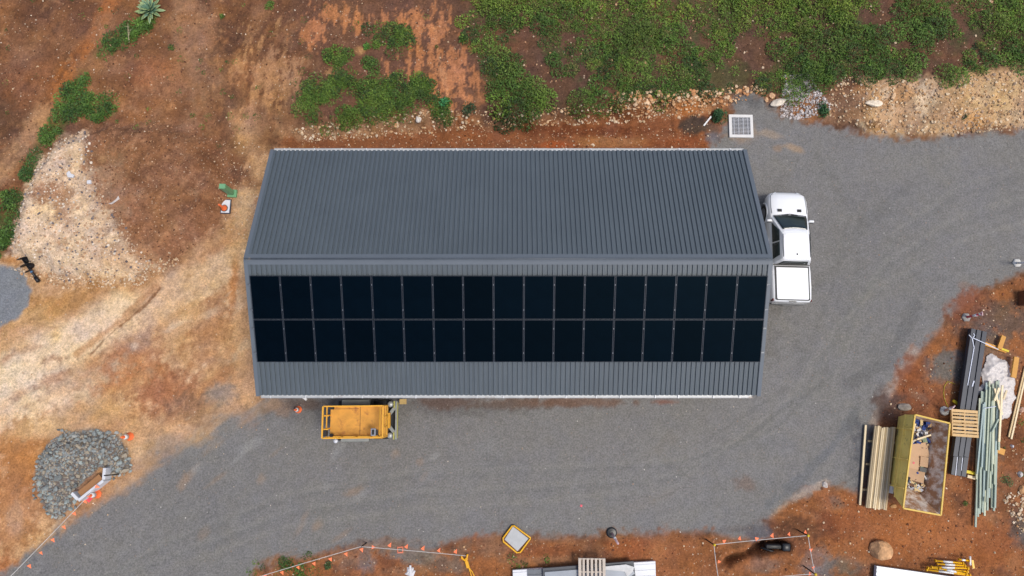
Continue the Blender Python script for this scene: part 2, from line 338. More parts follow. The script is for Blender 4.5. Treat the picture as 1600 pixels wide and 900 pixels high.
# --- gravel drive
ROAD = [(1800, 190), (1600, 205), (1540, 204), (1470, 213), (1400, 215), (1330, 208), (1290, 195), (1240, 186), (1180, 150), (1140, 158), (1142, 170), (1130, 200), (1100, 240), (1080, 300), (430, 300), (430, 600), (400, 640), (345, 640), (310, 690), (250, 700), (215, 725), (206, 748), (175, 760), (150, 790), (95, 830), (40, 870), (10, 900), (-50, 980), (360, 980), (400, 893), (470, 872), (540, 856), (600, 850), (680, 862), (720, 842), (790, 837), (870, 842), (950, 838), (1050, 832), (1110, 832), (1150, 838), (1205, 845), (1200, 815), (1230, 785), (1290, 758), (1345, 778), (1372, 775), (1362, 700), (1372, 660), (1400, 600), (1440, 545), (1480, 500), (1530, 460), (1600, 425), (1800, 380)]
wR = PP(ROAD); sR = sdpoly(X, Y, wR)
lw = 1+2.2*sstep(-9.5, -12, X)*sstep(4, 1, Y)*sstep(-6.5, -3, Y); mR = sstep(-.22*lw, .28*lw, sR+wob(.42)+s2*.12+(lw-1)*.25*s1)
grav = mR.copy()
gcol = cl((126, 123, 121))*(1+.05*n4[:, None]+.02*n2[:, None])
alb = mixc(alb, gcol, mR)
rr = mR
ell(1160, 210, 26, 16, 0, (156, 134, 114), .7); ell(1205, 210, 30, 6, -12, (160, 142, 124), .7); ell(1240, 232, 16, 6, -20, (166, 142, 118), .8); ell(1215, 232, 8, 6, 0, (156, 126, 98), .5); ell(1115, 215, 12, 12, 0, (112, 112, 116), .8)
ell(275, 672, 24, 9, -8, (200, 158, 120), .9); ell(255, 690, 30, 14, 0, (166, 140, 118), .6); ell(300, 640, 40, 26, 0, (150, 116, 92), .7); ell(345, 615, 24, 20, 0, (150, 134, 122), .8); ell(440, 640, 16, 14, 0, (164, 130, 104), .7); ell(425, 632, 14, 8, 0, (186, 146, 110), .7)
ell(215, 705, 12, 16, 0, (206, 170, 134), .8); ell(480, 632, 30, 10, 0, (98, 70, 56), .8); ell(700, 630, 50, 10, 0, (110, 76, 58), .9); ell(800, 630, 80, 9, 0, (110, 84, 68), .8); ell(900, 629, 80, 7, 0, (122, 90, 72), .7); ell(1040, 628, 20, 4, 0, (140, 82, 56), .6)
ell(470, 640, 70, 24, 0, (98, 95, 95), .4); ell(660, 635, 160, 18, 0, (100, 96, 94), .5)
for i in range(26):
    u = random.uniform(220, 700); v = random.uniform(690, 840); ell(u, v, random.uniform(5, 22), random.uniform(3, 9), random.uniform(20, 60), random.choice([(150, 132, 118), (148, 146, 144), (152, 128, 108)]), random.uniform(.25, .6))
for i in range(16):
    u = random.uniform(1220, 1560); v = random.uniform(230, 560); ell(u, v, random.uniform(10, 40), random.uniform(4, 14), random.uniform(0, 180), random.choice([(112, 110, 108), (134, 130, 126)]), .25)
for i in range(10):
    u = random.uniform(720, 1250); v = random.uniform(660, 820); ell(u, v, random.uniform(20, 60), random.uniform(6, 14), random.uniform(-10, 40), random.choice([(132, 132, 132), (114, 114, 114), (130, 122, 114)]), .25)
strk([(1225, 480), (1300, 430), (1340, 360), (1420, 290)], 9, (114, 112, 110), .45); strk([(1330, 600), (1390, 560), (1430, 480)], 8, (104, 103, 103), .5); strk([(1340, 640), (1300, 700), (1240, 760), (1200, 790)], 6, (106, 108, 112), .5)
strk([(1430, 550), (1395, 610), (1372, 645), (1365, 660)], 8, (166, 150, 138), .8); strk([(1290, 752), (1260, 770), (1215, 798)], 5, (166, 150, 138), .8); strk([(1195, 830), (1210, 808)], 5, (170, 140, 122), .6)
ell(1165, 755, 14, 10, 0, (124, 104, 92), .6); ell(1505, 445, 10, 8, 0, (136, 108, 92), .5); ell(1190, 500, 26, 70, 0, (112, 108, 104), .5)
for off_, cc2, kk2 in ((0, (136, 133, 128), .35), (14, (112, 111, 109), .3), (46, (136, 133, 128), .35), (60, (113, 112, 110), .3), (86, (140, 136, 130), .3)):
    strk([(1640, 250+off_), (1500, 290+off_*1.0), (1400-off_*.3, 360+off_), (1350-off_*.6, 470+off_*.6), (1310-off_*.8, 580+off_*.4), (1220-off_*.8, 670+off_*.2), (1050, 720+off_*.5), (850, 730+off_*.6), (650, 735+off_*.7), (450, 770+off_*.6), (250, 850+off_*.5), (100, 940)], 3.2, cc2, kk2, .12)
for off_ in (0, 40):
    strk([(1270+off_*.2, 240), (1330+off_*.3, 330), (1300+off_, 450), (1240+off_, 600), (1100, 690+off_)], 3, (112, 110, 108), .35, .12)
# --- red soil lower right
RED = [(1800, 370), (1600, 428), (1530, 463), (1480, 503), (1440, 548), (1400, 603), (1375, 650), (1365, 700), (1345, 772), (1290, 760), (1230, 787), (1202, 815), (1205, 842), (1150, 850), (1110, 835), (1050, 835), (950, 842), (870, 845), (790, 840), (720, 846), (640, 868), (540, 860), (470, 876), (400, 896), (360, 980), (1800, 1000)]
wRed = PP(RED); sd_ = sdpoly(X, Y, wRed)+wob(.42)
mRed = sstep(-.15, .25, sd_)
alb = mixc(alb, np.broadcast_to(cl((148, 92, 58)), alb.shape), mRed*(1-mR*.35)); grav = grav*(1-mRed*.9)
layer(mRed*sstep(.1, .9, n2+.5*n5), (118, 72, 50), .8); layer(mRed*sstep(.2, .9, n5), (160, 100, 66), .7); layer(mRed*sstep(.3, 1, n1+n3*.4), (128, 92, 72), .6)
ell(1440, 840, 120, 34, 5, (170, 104, 64), .75); ell(1300, 810, 40, 30, 0, (126, 70, 44), .7); ell(1240, 825, 50, 22, 0, (104, 68, 50), .8); ell(1330, 800, 30, 26, 20, (160, 96, 60), .8); ell(1560, 860, 50, 30, 0, (146, 84, 52), .6)
ell(1480, 575, 34, 26, 20, (112, 106, 104), .9); ell(1560, 500, 60, 30, 0, (106, 86, 76), .85); ell(1545, 540, 26, 26, 0, (112, 100, 94), .7); ell(1420, 590, 20, 40, -20, (134, 78, 52), .85); ell(1510, 475, 30, 20, 30, (138, 82, 56), .85); ell(1440, 620, 40, 18, 0, (134, 80, 54), .8)
ell(1390, 640, 30, 26, 0, (92, 72, 64), .85); ell(1350, 720, 22, 50, 0, (92, 92, 96), .8); ell(1395, 760, 30, 20, 0, (100, 86, 80), .5); ell(1596, 825, 16, 28, 0, (96, 90, 88), .9); ell(1480, 690, 20, 50, 0, (110, 66, 44), .8); ell(1575, 640, 20, 60, 0, (116, 76, 54), .6); ell(1585, 700, 26, 40, 0, (120, 74, 50), .8)
ell(1400, 870, 60, 20, 0, (142, 86, 56), .5); ell(1330, 885, 30, 16, 0, (110, 98, 90), .8); ell(1275, 880, 26, 22, 0, (120, 114, 112), .85); ell(1190, 882, 24, 10, 0, (132, 112, 100), .8); ell(1185, 832, 24, 12, 0, (108, 104, 106), .9); ell(1145, 826, 30, 6, 0, (120, 112, 108), .6)
ell(572, 876, 18, 14, 0, (116, 108, 104), .8); ell(650, 870, 60, 10, -4, (124, 116, 110), .85); ell(640, 892, 40, 6, 0, (150, 108, 82), .6); ell(700, 885, 30, 10, 0, (130, 112, 100), .8); ell(600, 850, 60, 8, 0, (138, 118, 104), .7); ell(540, 872, 30, 14, 0, (150, 106, 78), .7)
ell(770, 855, 30, 16, 0, (140, 104, 82), .6); ell(860, 875, 60, 8, 3, (150, 106, 80), .7); ell(850, 862, 50, 9, 0, (134, 78, 52), .6); ell(1000, 860, 50, 14, 0, (158, 92, 58), .8); ell(1170, 880, 40, 10, 0, (150, 92, 60), .5)
rp_ = random.Random(5)
def scatter_patches(poly_px, n_, cols, smin, smax, k0, k1, rots=(0, 180), asp=(.3, .8), **kw):
    us = [p[0] for p in poly_px]; vs = [p[1] for p in poly_px]; A = np.array(poly_px, float); c = 0
    while c < n_:
        u = rp_.uniform(max(0, min(us)), min(1600, max(us))); v = rp_.uniform(max(0, min(vs)), min(900, max(vs)))
        if sdpoly(np.array([u]), np.array([v]), poly_px)[0] < 0: continue
        s_ = smin+(smax-smin)*rp_.random()**1.6; ell(u, v, s_, s_*rp_.uniform(*asp), rp_.uniform(*rots), rp_.choice(cols), rp_.uniform(k0, k1), .8, .7, **kw); c += 1
scatter_patches(RED, 46, [(172, 114, 76), (116, 76, 58), (150, 108, 84), (160, 100, 62), (104, 70, 54), (134, 104, 88)], 6, 34, .35, .75)
scatter_patches([(0, 0), (470, 0), (440, 200), (360, 230), (140, 190), (0, 300)], 60, [(170, 124, 92), (112, 80, 62), (182, 138, 104), (150, 102, 70), (100, 70, 56), (160, 112, 78)], 5, 36, .35, .7, (20, 80))
scatter_patches([(0, 450), (200, 450), (380, 400), (390, 640), (260, 680), (0, 660)], 40, [(214, 180, 144), (176, 126, 90), (230, 202, 170), (190, 146, 108), (160, 108, 74)], 5, 30, .3, .65, (15, 50), (.2, .5))
scatter_patches(PILE_SOIL, 26, [(166, 122, 92), (124, 84, 60), (180, 140, 108)], 4, 18, .3, .6)
scatter_patches(PILE_GRAVEL, 20, [(232, 208, 180), (190, 150, 118), (206, 176, 150), (176, 140, 112)], 5, 20, .3, .6)
scatter_patches([(1340, 145), (1600, 130), (1600, 200), (1480, 208), (1345, 205)], 24, [(226, 196, 156), (170, 132, 100), (206, 160, 108), (150, 120, 100), (236, 214, 180)], 5, 24, .35, .7)
ell(20, 405, 24, 8, 0, (176, 120, 70), .8)
layer(sstep(-.15, .1, sdpoly(X, Y, wROCK)+wob(.1)), (104, 102, 98), .85)
# --- pad at far left
PAD = [(-120, 405), (10, 416), (34, 420), (42, 436), (50, 455), (44, 478), (30, 495), (8, 508), (-120, 560)]
sp = sstep(-.06, .12, sdpoly(X, Y, PP(PAD))+wob(.15)); alb = mixc(alb, np.broadcast_to(cl((128, 130, 134)), alb.shape), sp); grav = np.maximum(grav, sp)
# --- mulch heap, trench earth
ell(1086, 195, 29, 15, 5, (78, 64, 56), .97, .25, .3); ell(1115, 200, 16, 8, 0, (110, 88, 72), .7)
layer(sstep(-.05, .25, sdpoly(X, Y, wTR)), (66, 44, 32), .85)
# --- grass-coloured ground under growth
GRASS = [([(250, 28), (215, 38), (175, 62), (150, 85), (152, 98), (175, 92), (215, 62), (248, 42)], .9), ([(125, 110), (140, 108), (145, 128), (130, 132)], .7),
         ([(100, 140), (125, 135), (150, 150), (180, 150), (182, 170), (160, 190), (138, 188), (130, 178), (112, 196), (92, 212), (72, 225), (52, 262), (40, 280), (42, 250), (60, 210), (88, 185), (95, 165)], .85),
         ([(40, 265), (55, 270), (44, 285), (38, 283)], .8), ([(8, 300), (30, 300), (28, 335), (20, 360), (12, 385), (0, 400), (-40, 400), (-40, 335), (5, 330)], .95)]
gmask = np.zeros(len(X))
for pts, kk in GRASS:
    s = sdpoly(X, Y, PP(pts))+wob(.3); m = sstep(-.15, .25, s)*kk; gmask = np.maximum(gmask, m)
layer(gmask, (74, 88, 44), .7)
alb *= 1+np.outer(mRed, [-.02, .035, .03])
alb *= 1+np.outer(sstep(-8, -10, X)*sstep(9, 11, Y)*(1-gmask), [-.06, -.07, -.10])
outm = sstep(0, 3, np.maximum(np.abs(X)-26, np.maximum(Y-21.5, -9-Y)))
alb = mixc(alb, np.broadcast_to(cl((132, 96, 70)), alb.shape), outm)
n3 = n3*(1-outm); n6 = n6*(1-outm)
# fine grain in the vertex albedo; ochre / rose wander of the soil
hw = fbm(X, Y, 1.1, 4, 3)*(1-grav*.8)*(1-outm); hv = fbm(X, Y, .45, 3, 7)*(1-grav*.7)*(1-outm)
alb *= np.stack([1.0+.04*hw+.03*hv, 1.015+.03*hw, 1-.09*hw-.08*hv], 1)
alb *= (1+.14*n6*(1-grav*.6)+.12*n3*(1-grav*.85)+.06*fbm(X, Y, .12, 2, 1)*(1-outm))[:, None]
peb = np.zeros(len(X))
for pts, kk in ((PILE_GRAVEL, 1.0), (PILE_SOIL, .45), ([(1335, 140), (1700, 120), (1700, 205), (1345, 210)], .8), ([(455, 180), (1130, 150), (1130, 232), (440, 240)], .35), (RED, .3), (FIELD, .2), ([(-100, -60), (720, -60), (740, 200), (-100, 300)], .2), ([(350, 290), (400, 290), (400, 370), (345, 360)], .7)):
    peb = np.maximum(peb, sstep(-.2, .2, sdpoly(X, Y, PP(pts)))*kk)
peb = np.maximum(peb, .12)*(1-.8*sp)
idx = np.arange(nx*ny).reshape(nx, ny)
F = np.stack([idx[:-1, :-1], idx[1:, :-1], idx[1:, 1:], idx[:-1, 1:]], -1).reshape(-1, 4)
gm = bpy.data.materials.new('ground_soil'); gm.use_nodes = True; n = gm.node_tree.nodes; l = gm.node_tree.links; b = n['Principled BSDF']
b.inputs['Roughness'].default_value = .93; b.inputs['Specular IOR Level'].default_value = .15
a = n.new('ShaderNodeAttribute'); a.attribute_name = 'tint'; ag = n.new('ShaderNodeAttribute'); ag.attribute_name = 'gravel'; ap = n.new('ShaderNodeAttribute'); ap.attribute_name = 'pebble'
tc = n.new('ShaderNodeTexCoord')
def N(scale, det=4, rough=.7, typ='ShaderNodeTexNoise'):
    q = n.new(typ); q.inputs['Scale'].default_value = scale
    if typ == 'ShaderNodeTexNoise': q.inputs['Detail'].default_value = det; q.inputs['Roughness'].default_value = rough
    l.new(tc.outputs['Object'], q.inputs['Vector']); return q
def MR(src, a0, a1, b0, b1):
    q = n.new('ShaderNodeMapRange'); l.new(src, q.inputs[0])
    for i, vv in enumerate((a0, a1, b0, b1)): q.inputs[i+1].default_value = vv
    return q.outputs[0]
def MA(op, x, y):
    q = n.new('ShaderNodeMath'); q.operation = op
    for i, vv in enumerate((x, y)):
        if isinstance(vv, (int, float)): q.inputs[i].default_value = vv
        else: l.new(vv, q.inputs[i])
    return q.outputs[0]
fine = N(11, 4, .85); f1 = MR(fine.outputs[0], .34, .66, .62, 1.38)
grn = N(13, 4, .9); f2 = MR(grn.outputs[0], .36, .64, .66, 1.36)
mf = n.new('ShaderNodeMix'); l.new(ag.outputs['Fac'], mf.inputs[0]); l.new(f1, mf.inputs[2]); l.new(f2, mf.inputs[3])
sc_ = n.new('ShaderNodeVectorMath'); sc_.operation = 'SCALE'; l.new(a.outputs['Color'], sc_.inputs[0]); l.new(mf.outputs[0], sc_.inputs['Scale'])
vo = N(11, typ='ShaderNodeTexVoronoi'); vo.feature = 'F1'; sep = n.new('ShaderNodeSeparateColor'); l.new(vo.outputs['Color'], sep.inputs[0])
# a share of the cells carries a small stone; share follows the pebble density
on = MA('LESS_THAN', sep.outputs[0], MA('MULTIPLY', ap.outputs['Fac'], .26))
disc = MA('LESS_THAN', vo.outputs['Distance'], MR(sep.outputs[1], 0, 1, .16, .42))
pk = MA('MULTIPLY', MA('MULTIPLY', on, disc), MR(ag.outputs['Fac'], 0, 1, .65, .2))
pc = n.new('ShaderNodeMix'); pc.data_type = 'RGBA'; l.new(sep.outputs[2], pc.inputs['Factor']); pc.inputs['A'].default_value = C(168, 126, 92)+(1,); pc.inputs['B'].default_value = C(220, 196, 170)+(1,)
mx = n.new('ShaderNodeMix'); mx.data_type = 'RGBA'; l.new(pk, mx.inputs['Factor']); l.new(sc_.outputs[0], mx.inputs['A']); l.new(pc.outputs['Result'], mx.inputs['B'])
l.new(mx.outputs['Result'], b.inputs['Base Color'])
bp = n.new('ShaderNodeBump'); bp.inputs['Strength'].default_value = .55; bp.inputs['Distance'].default_value = .03
hn = N(9, 5, .75); l.new(MA('ADD', hn.outputs[0], MA('MULTIPLY', pk, .6)), bp.inputs['Height']); l.new(bp.outputs[0], b.inputs['Normal'])
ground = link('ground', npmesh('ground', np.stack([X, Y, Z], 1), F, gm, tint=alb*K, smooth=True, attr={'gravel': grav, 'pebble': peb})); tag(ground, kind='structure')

# ================================================================== loose stones (nobody could count them)
def rock_unit(seed, sub=1, rough=.25, flat=.7, cuts=5, lo=.38, hi=.74):
    r = np.random.default_rng(seed); bm = bmesh.new(); bmesh.ops.create_icosphere(bm, subdivisions=sub, radius=1)
    for i in range(cuts):                       # planar facets
        nrm = Vector(r.normal(size=3)).normalized(); d = r.uniform(lo, hi)
        for v in bm.verts:
            e = v.co.dot(nrm)-d
            if e > 0: v.co -= nrm*e
    for v in bm.verts: v.co *= 1+r.uniform(-rough, rough)*.4
    s = r.uniform(.75, 1.25, 3); 
    for v in bm.verts: v.co = Vector((v.co.x*s[0], v.co.y*s[1], v.co.z*flat))
    V = np.array([v.co[:] for v in bm.verts]); F = np.array([[q.index for q in f.verts] for f in bm.faces]); bm.free(); return V, F
units = [rock_unit(i) for i in range(8)]
def scatter(name, pts, size, cols, mat_, label=None, kind='stuff', sink=.25):
    """pts (n,2); size (n,); cols (n,3)"""
    Vs = []; Fs = []; Ts = []; off = 0; z = gh(pts[:, 0], pts[:, 1])
    which = rng.integers(0, 8, len(pts)); ang = rng.uniform(0, 6.28, len(pts))
    for k in range(8):
        m = np.where(which == k)[0]
        if len(m) == 0: continue
        V, F = units[k]; c, s = np.cos(ang[m]), np.sin(ang[m])
        x = V[None, :, 0]*c[:, None]-V[None, :, 1]*s[:, None]; y = V[None, :, 0]*s[:, None]+V[None, :, 1]*c[:, None]
        P = np.stack([x, y, np.broadcast_to(V[None, :, 2], x.shape)], -1)*size[m][:, None, None]
        P += np.stack([pts[m, 0], pts[m, 1], z[m]+size[m]*(.5-sink)], -1)[:, None, :]
        Vs.append(P.reshape(-1, 3)); Fs.append((F[None]+(np.arange(len(m))*len(V))[:, None, None]+off).reshape(-1, 3)); off += len(m)*len(V)
        Ts.append(np.repeat(cols[m], len(V), 0))
    o = link(name, npmesh(name, np.concatenate(Vs), np.concatenate(Fs), mat_, tint=np.concatenate(Ts)))
    return tag(o, label, None, None, kind)
M_stone = tintmat('loose_stone', .85, .15, 12, .2)
def sample(poly_px, n, cond=None, z=0.0):
    P = PP(poly_px, z); xs = [p[0] for p in P]; ys = [p[1] for p in P]; out = []
    need = n; got = np.zeros((0, 2)); it = 0
    while len(got) < n and it < 30:
        q = np.stack([rng.uniform(min(xs), max(xs), n*2), rng.uniform(min(ys), max(ys), n*2)], 1)
        k = sdpoly(q[:, 0], q[:, 1], P) > 0
        if cond is not None: k &= cond(q)
        got = np.concatenate([got, q[k]]); it += 1
    return got[:n]
def pal(n, cs, jit=.12):
    c = np.array([C(*q) for q in cs]); i = rng.integers(0, len(c), n); return c[i]*(1+rng.normal(0, jit, (n, 1)))
TAN = [(206, 176, 140), (196, 156, 116), (224, 204, 178), (184, 140, 100), (214, 188, 156)]
def offb(q): return ~((q[:, 0] > -10.3) & (q[:, 0] < 10) & (q[:, 1] > .3) & (q[:, 1] < 10.1))
sets = []
def addset(p, s0, s1, cs, pw=2.5):
    n_ = len(p); s = s0+(s1-s0)*rng.random(n_)**pw; sets.append((p, s, pal(n_, cs)))
addset(sample(PILE_GRAVEL, 2600), .018, .075, [(214, 190, 164), (230, 214, 194), (190, 152, 118), (200, 170, 140), (120, 112, 112)], 3)
addset(sample(PILE_SOIL, 900), .012, .045, [(188, 148, 112), (176, 132, 96), (204, 172, 140)], 3.5)
addset(sample([(15, 420), (60, 440), (110, 452), (215, 448), (285, 408), (270, 395), (210, 425), (110, 436), (60, 418)], 500), .02, .08, TAN, 2.5)
addset(sample([(450, 205), (560, 190), (700, 182), (870, 178), (1000, 168), (1110, 150), (1110, 180), (1000, 192), (870, 198), (700, 206), (480, 222)], 1300), .02, .09, TAN, 2.5)
addset(sample([(940, 160), (1110, 150), (1150, 140), (1200, 142), (1190, 152), (1110, 172), (1000, 182), (950, 176)], 420), .035, .13, [(212, 168, 124), (198, 142, 96), (224, 192, 156)], 2)
addset(sample([(1335, 140), (1460, 140), (1600, 125), (1600, 202), (1480, 212), (1345, 208)], 2000), .02, .09, [(210, 176, 136), (226, 202, 168), (190, 150, 108), (168, 144, 122)], 2.8)
addset(sample([(1225, 118), (1260, 116), (1275, 140), (1300, 170), (1260, 182), (1225, 178), (1222, 150)], 900, z=.4), .025, .085, [(196, 186, 182), (214, 206, 202), (170, 160, 156)], 2)
addset(sample([(1285, 130), (1340, 130), (1340, 200), (1290, 190)], 250), .02, .08, TAN)
addset(sample(FIELD, 900, z=.9), .02, .08, [(200, 160, 124), (184, 138, 104), (216, 190, 160)], 3)
addset(sample([(0, -20), (700, -20), (740, 190), (450, 200), (350, 230), (120, 200), (0, 300)], 1100), .012, .05, TAN, 4)
addset(sample([(340, 220), (420, 220), (400, 380), (345, 360)], 350), .015, .05, TAN, 3)
addset(sample(YARD, 350, offb), .012, .04, TAN, 3)
addset(sample(RED[:-1]+[(1700, 920)], 1300), .012, .06, TAN, 3.6)
addset(sample([(1570, 770), (1600, 770), (1600, 840), (1585, 820), (1568, 790)], 90), .03, .1, TAN, 1.6)
addset(sample([(1520, 590), (1540, 590), (1535, 650), (1520, 650)], 60), .03, .08, TAN, 1.6)
addset(sample(ROAD[:-1], 500, offb), .012, .035, [(190, 176, 160), (206, 200, 192), (172, 140, 112)], 3)
addset(sample([(480, 210), (1110, 195), (1110, 232), (440, 238)], 450), .015, .06, TAN, 3)
CLOD = [(118, 82, 60), (150, 106, 78), (104, 70, 52), (166, 118, 86), (134, 94, 68)]
addset(sample([(0, -20), (700, -20), (740, 190), (450, 200), (350, 230), (120, 200), (0, 300)], 2600), .015, .06, CLOD, 2.5)
addset(sample(PILE_SOIL, 1100), .015, .06, CLOD, 2.2)
addset(sample(RED[:-1]+[(1700, 920)], 2400), .015, .065, [(136, 86, 58), (160, 104, 70), (110, 70, 50), (174, 120, 84)], 2.6)
addset(sample([(480, 212), (1110, 196), (1110, 234), (440, 238)], 500), .015, .06, [(136, 84, 54), (112, 68, 44), (158, 100, 66)], 2.2)
addset(sample(FIELD, 900, z=.9), .015, .06, [(100, 72, 58), (122, 88, 68), (84, 60, 48)], 2.2)
pts = np.concatenate([s[0] for s in sets]); sz = np.concatenate([s[1] for s in sets]); cs = np.concatenate([s[2] for s in sets])
scatter('loose_stones', pts, sz, cs, M_stone)

# ================================================================== leaves
M_leaf = tintmat('leaf', .6, .25, 14, .35)
def leaves(centres, rad, hgt, per, cols, lsize=(.05, .12), spread=1.0, name='weeds', grass=False):
    """tufts of many small pointed leaves; one quad strip of 2 faces per leaf"""
    V = []; T = []
    N_ = int(per.sum()); ci = np.repeat(np.arange(len(centres)), per)
    ang = rng.uniform(0, 2*math.pi, N_); rr_ = rad[ci]*np.sqrt(rng.random(N_)); 
    bx = centres[ci, 0]+np.cos(ang)*rr_; by = centres[ci, 1]+np.sin(ang)*rr_
    hh = hgt[ci]*(1-(rr_/rad[ci])**2*.75)*(.35+.65*rng.random(N_))
    gz = gh(bx, by)
    L = rng.uniform(lsize[0], lsize[1], N_); W = L*rng.uniform(.28, .5, N_)*(.35 if grass else 1)
    a2 = ang+rng.normal(0, .9, N_)*spread; el = rng.uniform(-.5, .9, N_) if not grass else rng.uniform(.2, 1.3, N_)
    dx, dy, dz = np.cos(a2)*np.cos(el), np.sin(a2)*np.cos(el), np.sin(el)
    roll = rng.normal(0, .5, N_); px, py = -np.sin(a2), np.cos(a2); pz = np.sin(roll); px = px*np.cos(roll); py = py*np.cos(roll)
    b0 = np.stack([bx, by, gz+hh], 1); D = np.stack([dx, dy, dz], 1); Pn = np.stack([px, py, pz], 1)
    tip = b0+D*L[:, None]; tip[:, 2] -= L*.15; mid = b0+D*(L*.45)[:, None]
    v = np.stack([b0, mid+Pn*(W/2)[:, None], tip, mid-Pn*(W/2)[:, None]], 1).reshape(-1, 3)
    c = cols[ci]*(1+rng.normal(0, .22, (N_, 1))); c = np.clip(c, .004, 1)
    return v, np.repeat(c, 4, 0)
def leafmesh(name, parts_, mat_=None):
    v = np.concatenate([p[0] for p in parts_]); t = np.concatenate([p[1] for p in parts_]); F = np.arange(len(v)).reshape(-1, 4)
    return npmesh(name, v, F, mat_ or M_leaf, tint=t)
GREENS = [(84, 114, 42), (70, 96, 38), (100, 128, 46), (60, 84, 38), (106, 130, 52), (76, 108, 38)]
def fieldc(q):
    a = fbm(q[:, 0], q[:, 1], 1.5, 3, 5)+.5*fbm(q[:, 0], q[:, 1], .6, 2, 1); s = sdpoly(q[:, 0], q[:, 1], wF)
    return (a > -.36) & (s > .28)
_c = sample(FIELD[1:-1]+[(690, -60)], 5200, fieldc, z=.8); keep = []; cell = {}
for q in _c:
    k = (int(q[0]/.42), int(q[1]/.42))
    if any(((q[0]-a)**2+(q[1]-b_)**2) < .50**2 for dx in (-1, 0, 1) for dy in (-1, 0, 1) for a, b_ in cell.get((k[0]+dx, k[1]+dy), ())): continue
    cell.setdefault(k, []).append((q[0], q[1])); keep.append(q)
cen = np.array(keep); lowc = _c[rng.random(len(_c)) < .55]; thin = fbm(cen[:, 0], cen[:, 1], 1.3, 3, 4)+.5*fbm(cen[:, 0], cen[:, 1], 4, 2, 2)
# yellower growth along the top edge, darker below
_, ty_ = atn(800, 40); top_ = sstep(ty_-1.5, ty_+1.5, cen[:, 1]+fbm(cen[:, 0], cen[:, 1], 2.5, 2, 3)*1.2)
def tuftcols(c, topw):
    g = pal(len(c), GREENS, .15); y = pal(len(c), [(128, 146, 50), (116, 138, 46), (98, 126, 42)], .12); return g*(1-topw[:, None])+y*topw[:, None]
vig = np.clip(.44+.8*thin+.3*rng.normal(0, 1, len(cen)), .05, 1.2)
p1 = leaves(cen, .20+.33*vig,   .05+.38*vig*rng.uniform(.6, 1.2, len(cen)), (30+270*vig).astype(int), tuftcols(cen, top_*.8), (.07, .15))
tl = (lowc[:, 1] > ty_+.5).astype(float)*.5
gr = rng.random(len(cen)) < .22; cg = cen[gr]+rng.normal(0, .12, (gr.sum(), 2))
p1c = leaves(cg, rng.uniform(.12, .34, len(cg)), rng.uniform(.1, .45, len(cg)), rng.integers(50, 130, len(cg)), pal(len(cg), [(120, 142, 60), (134, 148, 66), (96, 130, 50), (142, 140, 84)]), (.1, .2), grass=True)
p1b = leaves(lowc, rng.uniform(.15, .4, len(lowc)), rng.uniform(.02, .07, len(lowc)), rng.integers(10, 40, len(lowc)), tuftcols(lowc, tl)*.95, (.04, .09))
weeds = link('weeds', leafmesh('weeds', [p1, p1b, p1c])); tag(weeds, kind='stuff')
# low weeds patch behind the shed
PATCH = [(462, 178), (480, 140), (500, 120), (560, 120), (600, 125), (640, 120), (680, 130), (700, 160), (712, 178), (700, 188), (655, 178), (600, 190), (560, 185), (505, 205), (470, 190)]
def pc_(q): return fbm(q[:, 0], q[:, 1], .9, 3, 2) > -.28
c2 = sample(PATCH, 215, pc_, z=.5); c3 = sample([(575, 45), (620, 42), (645, 65), (630, 88), (590, 88)], 26, z=.5); c4 = sample([(505, 85), (545, 82), (552, 100), (530, 110)], 14, z=.5)
c5 = sample([(575, 100), (590, 100), (590, 118), (578, 115)], 5, z=.5)
cc = np.concatenate([c2, c3, c4, c5])
p2 = leaves(cc, rng.uniform(.15, .45, len(cc)), rng.uniform(.08, .4, len(cc)), rng.integers(50, 130, len(cc)), pal(len(cc), GREENS), (.06, .13))
tag(link('low_weeds', leafmesh('low_weeds', [p2])), kind='stuff')
# grass strip on the left
gp = []
for pts_, kk in GRASS:
    s_ = sdpoly(np.array([0.]), np.array([0.]), PP(pts_)); A = PP(pts_); area = abs(sum(A[i][0]*A[(i+1) % len(A)][1]-A[(i+1) % len(A)][0]*A[i][1] for i in range(len(A))))/2
    c_ = sample(pts_, max(4, int(area*17*kk)), lambda q: fbm(q[:, 0], q[:, 1], .8, 2, 1) > -.5)
    gp.append(leaves(c_, rng.uniform(.10, .42, len(c_)), rng.uniform(.04, .28, len(c_)), rng.integers(30, 110, len(c_)), pal(len(c_), [(76, 108, 42), (90, 122, 48), (62, 92, 40)]), (.07, .15)))
tag(link('grass', leafmesh('grass', gp)), kind='stuff')
# scattered seedlings all over the bare soil
sc1 = np.concatenate([sample([(0, -10), (700, -10), (740, 190), (450, 200), (350, 230), (120, 200), (0, 300)], 80), sample([(380, 880), (480, 860), (520, 899), (380, 899)], 16), sample([(770, 865), (870, 868), (860, 885), (780, 890)], 12), sample([(1560, 640), (1600, 630), (1600, 780), (1560, 790)], 7)])
p3 = leaves(sc1, rng.uniform(.05, .2, len(sc1)), rng.uniform(.03, .12, len(sc1)), rng.integers(10, 40, len(sc1)), pal(len(sc1), GREENS), (.04, .09))
tag(link('seedlings', leafmesh('seedlings', [p3])), kind='stuff')
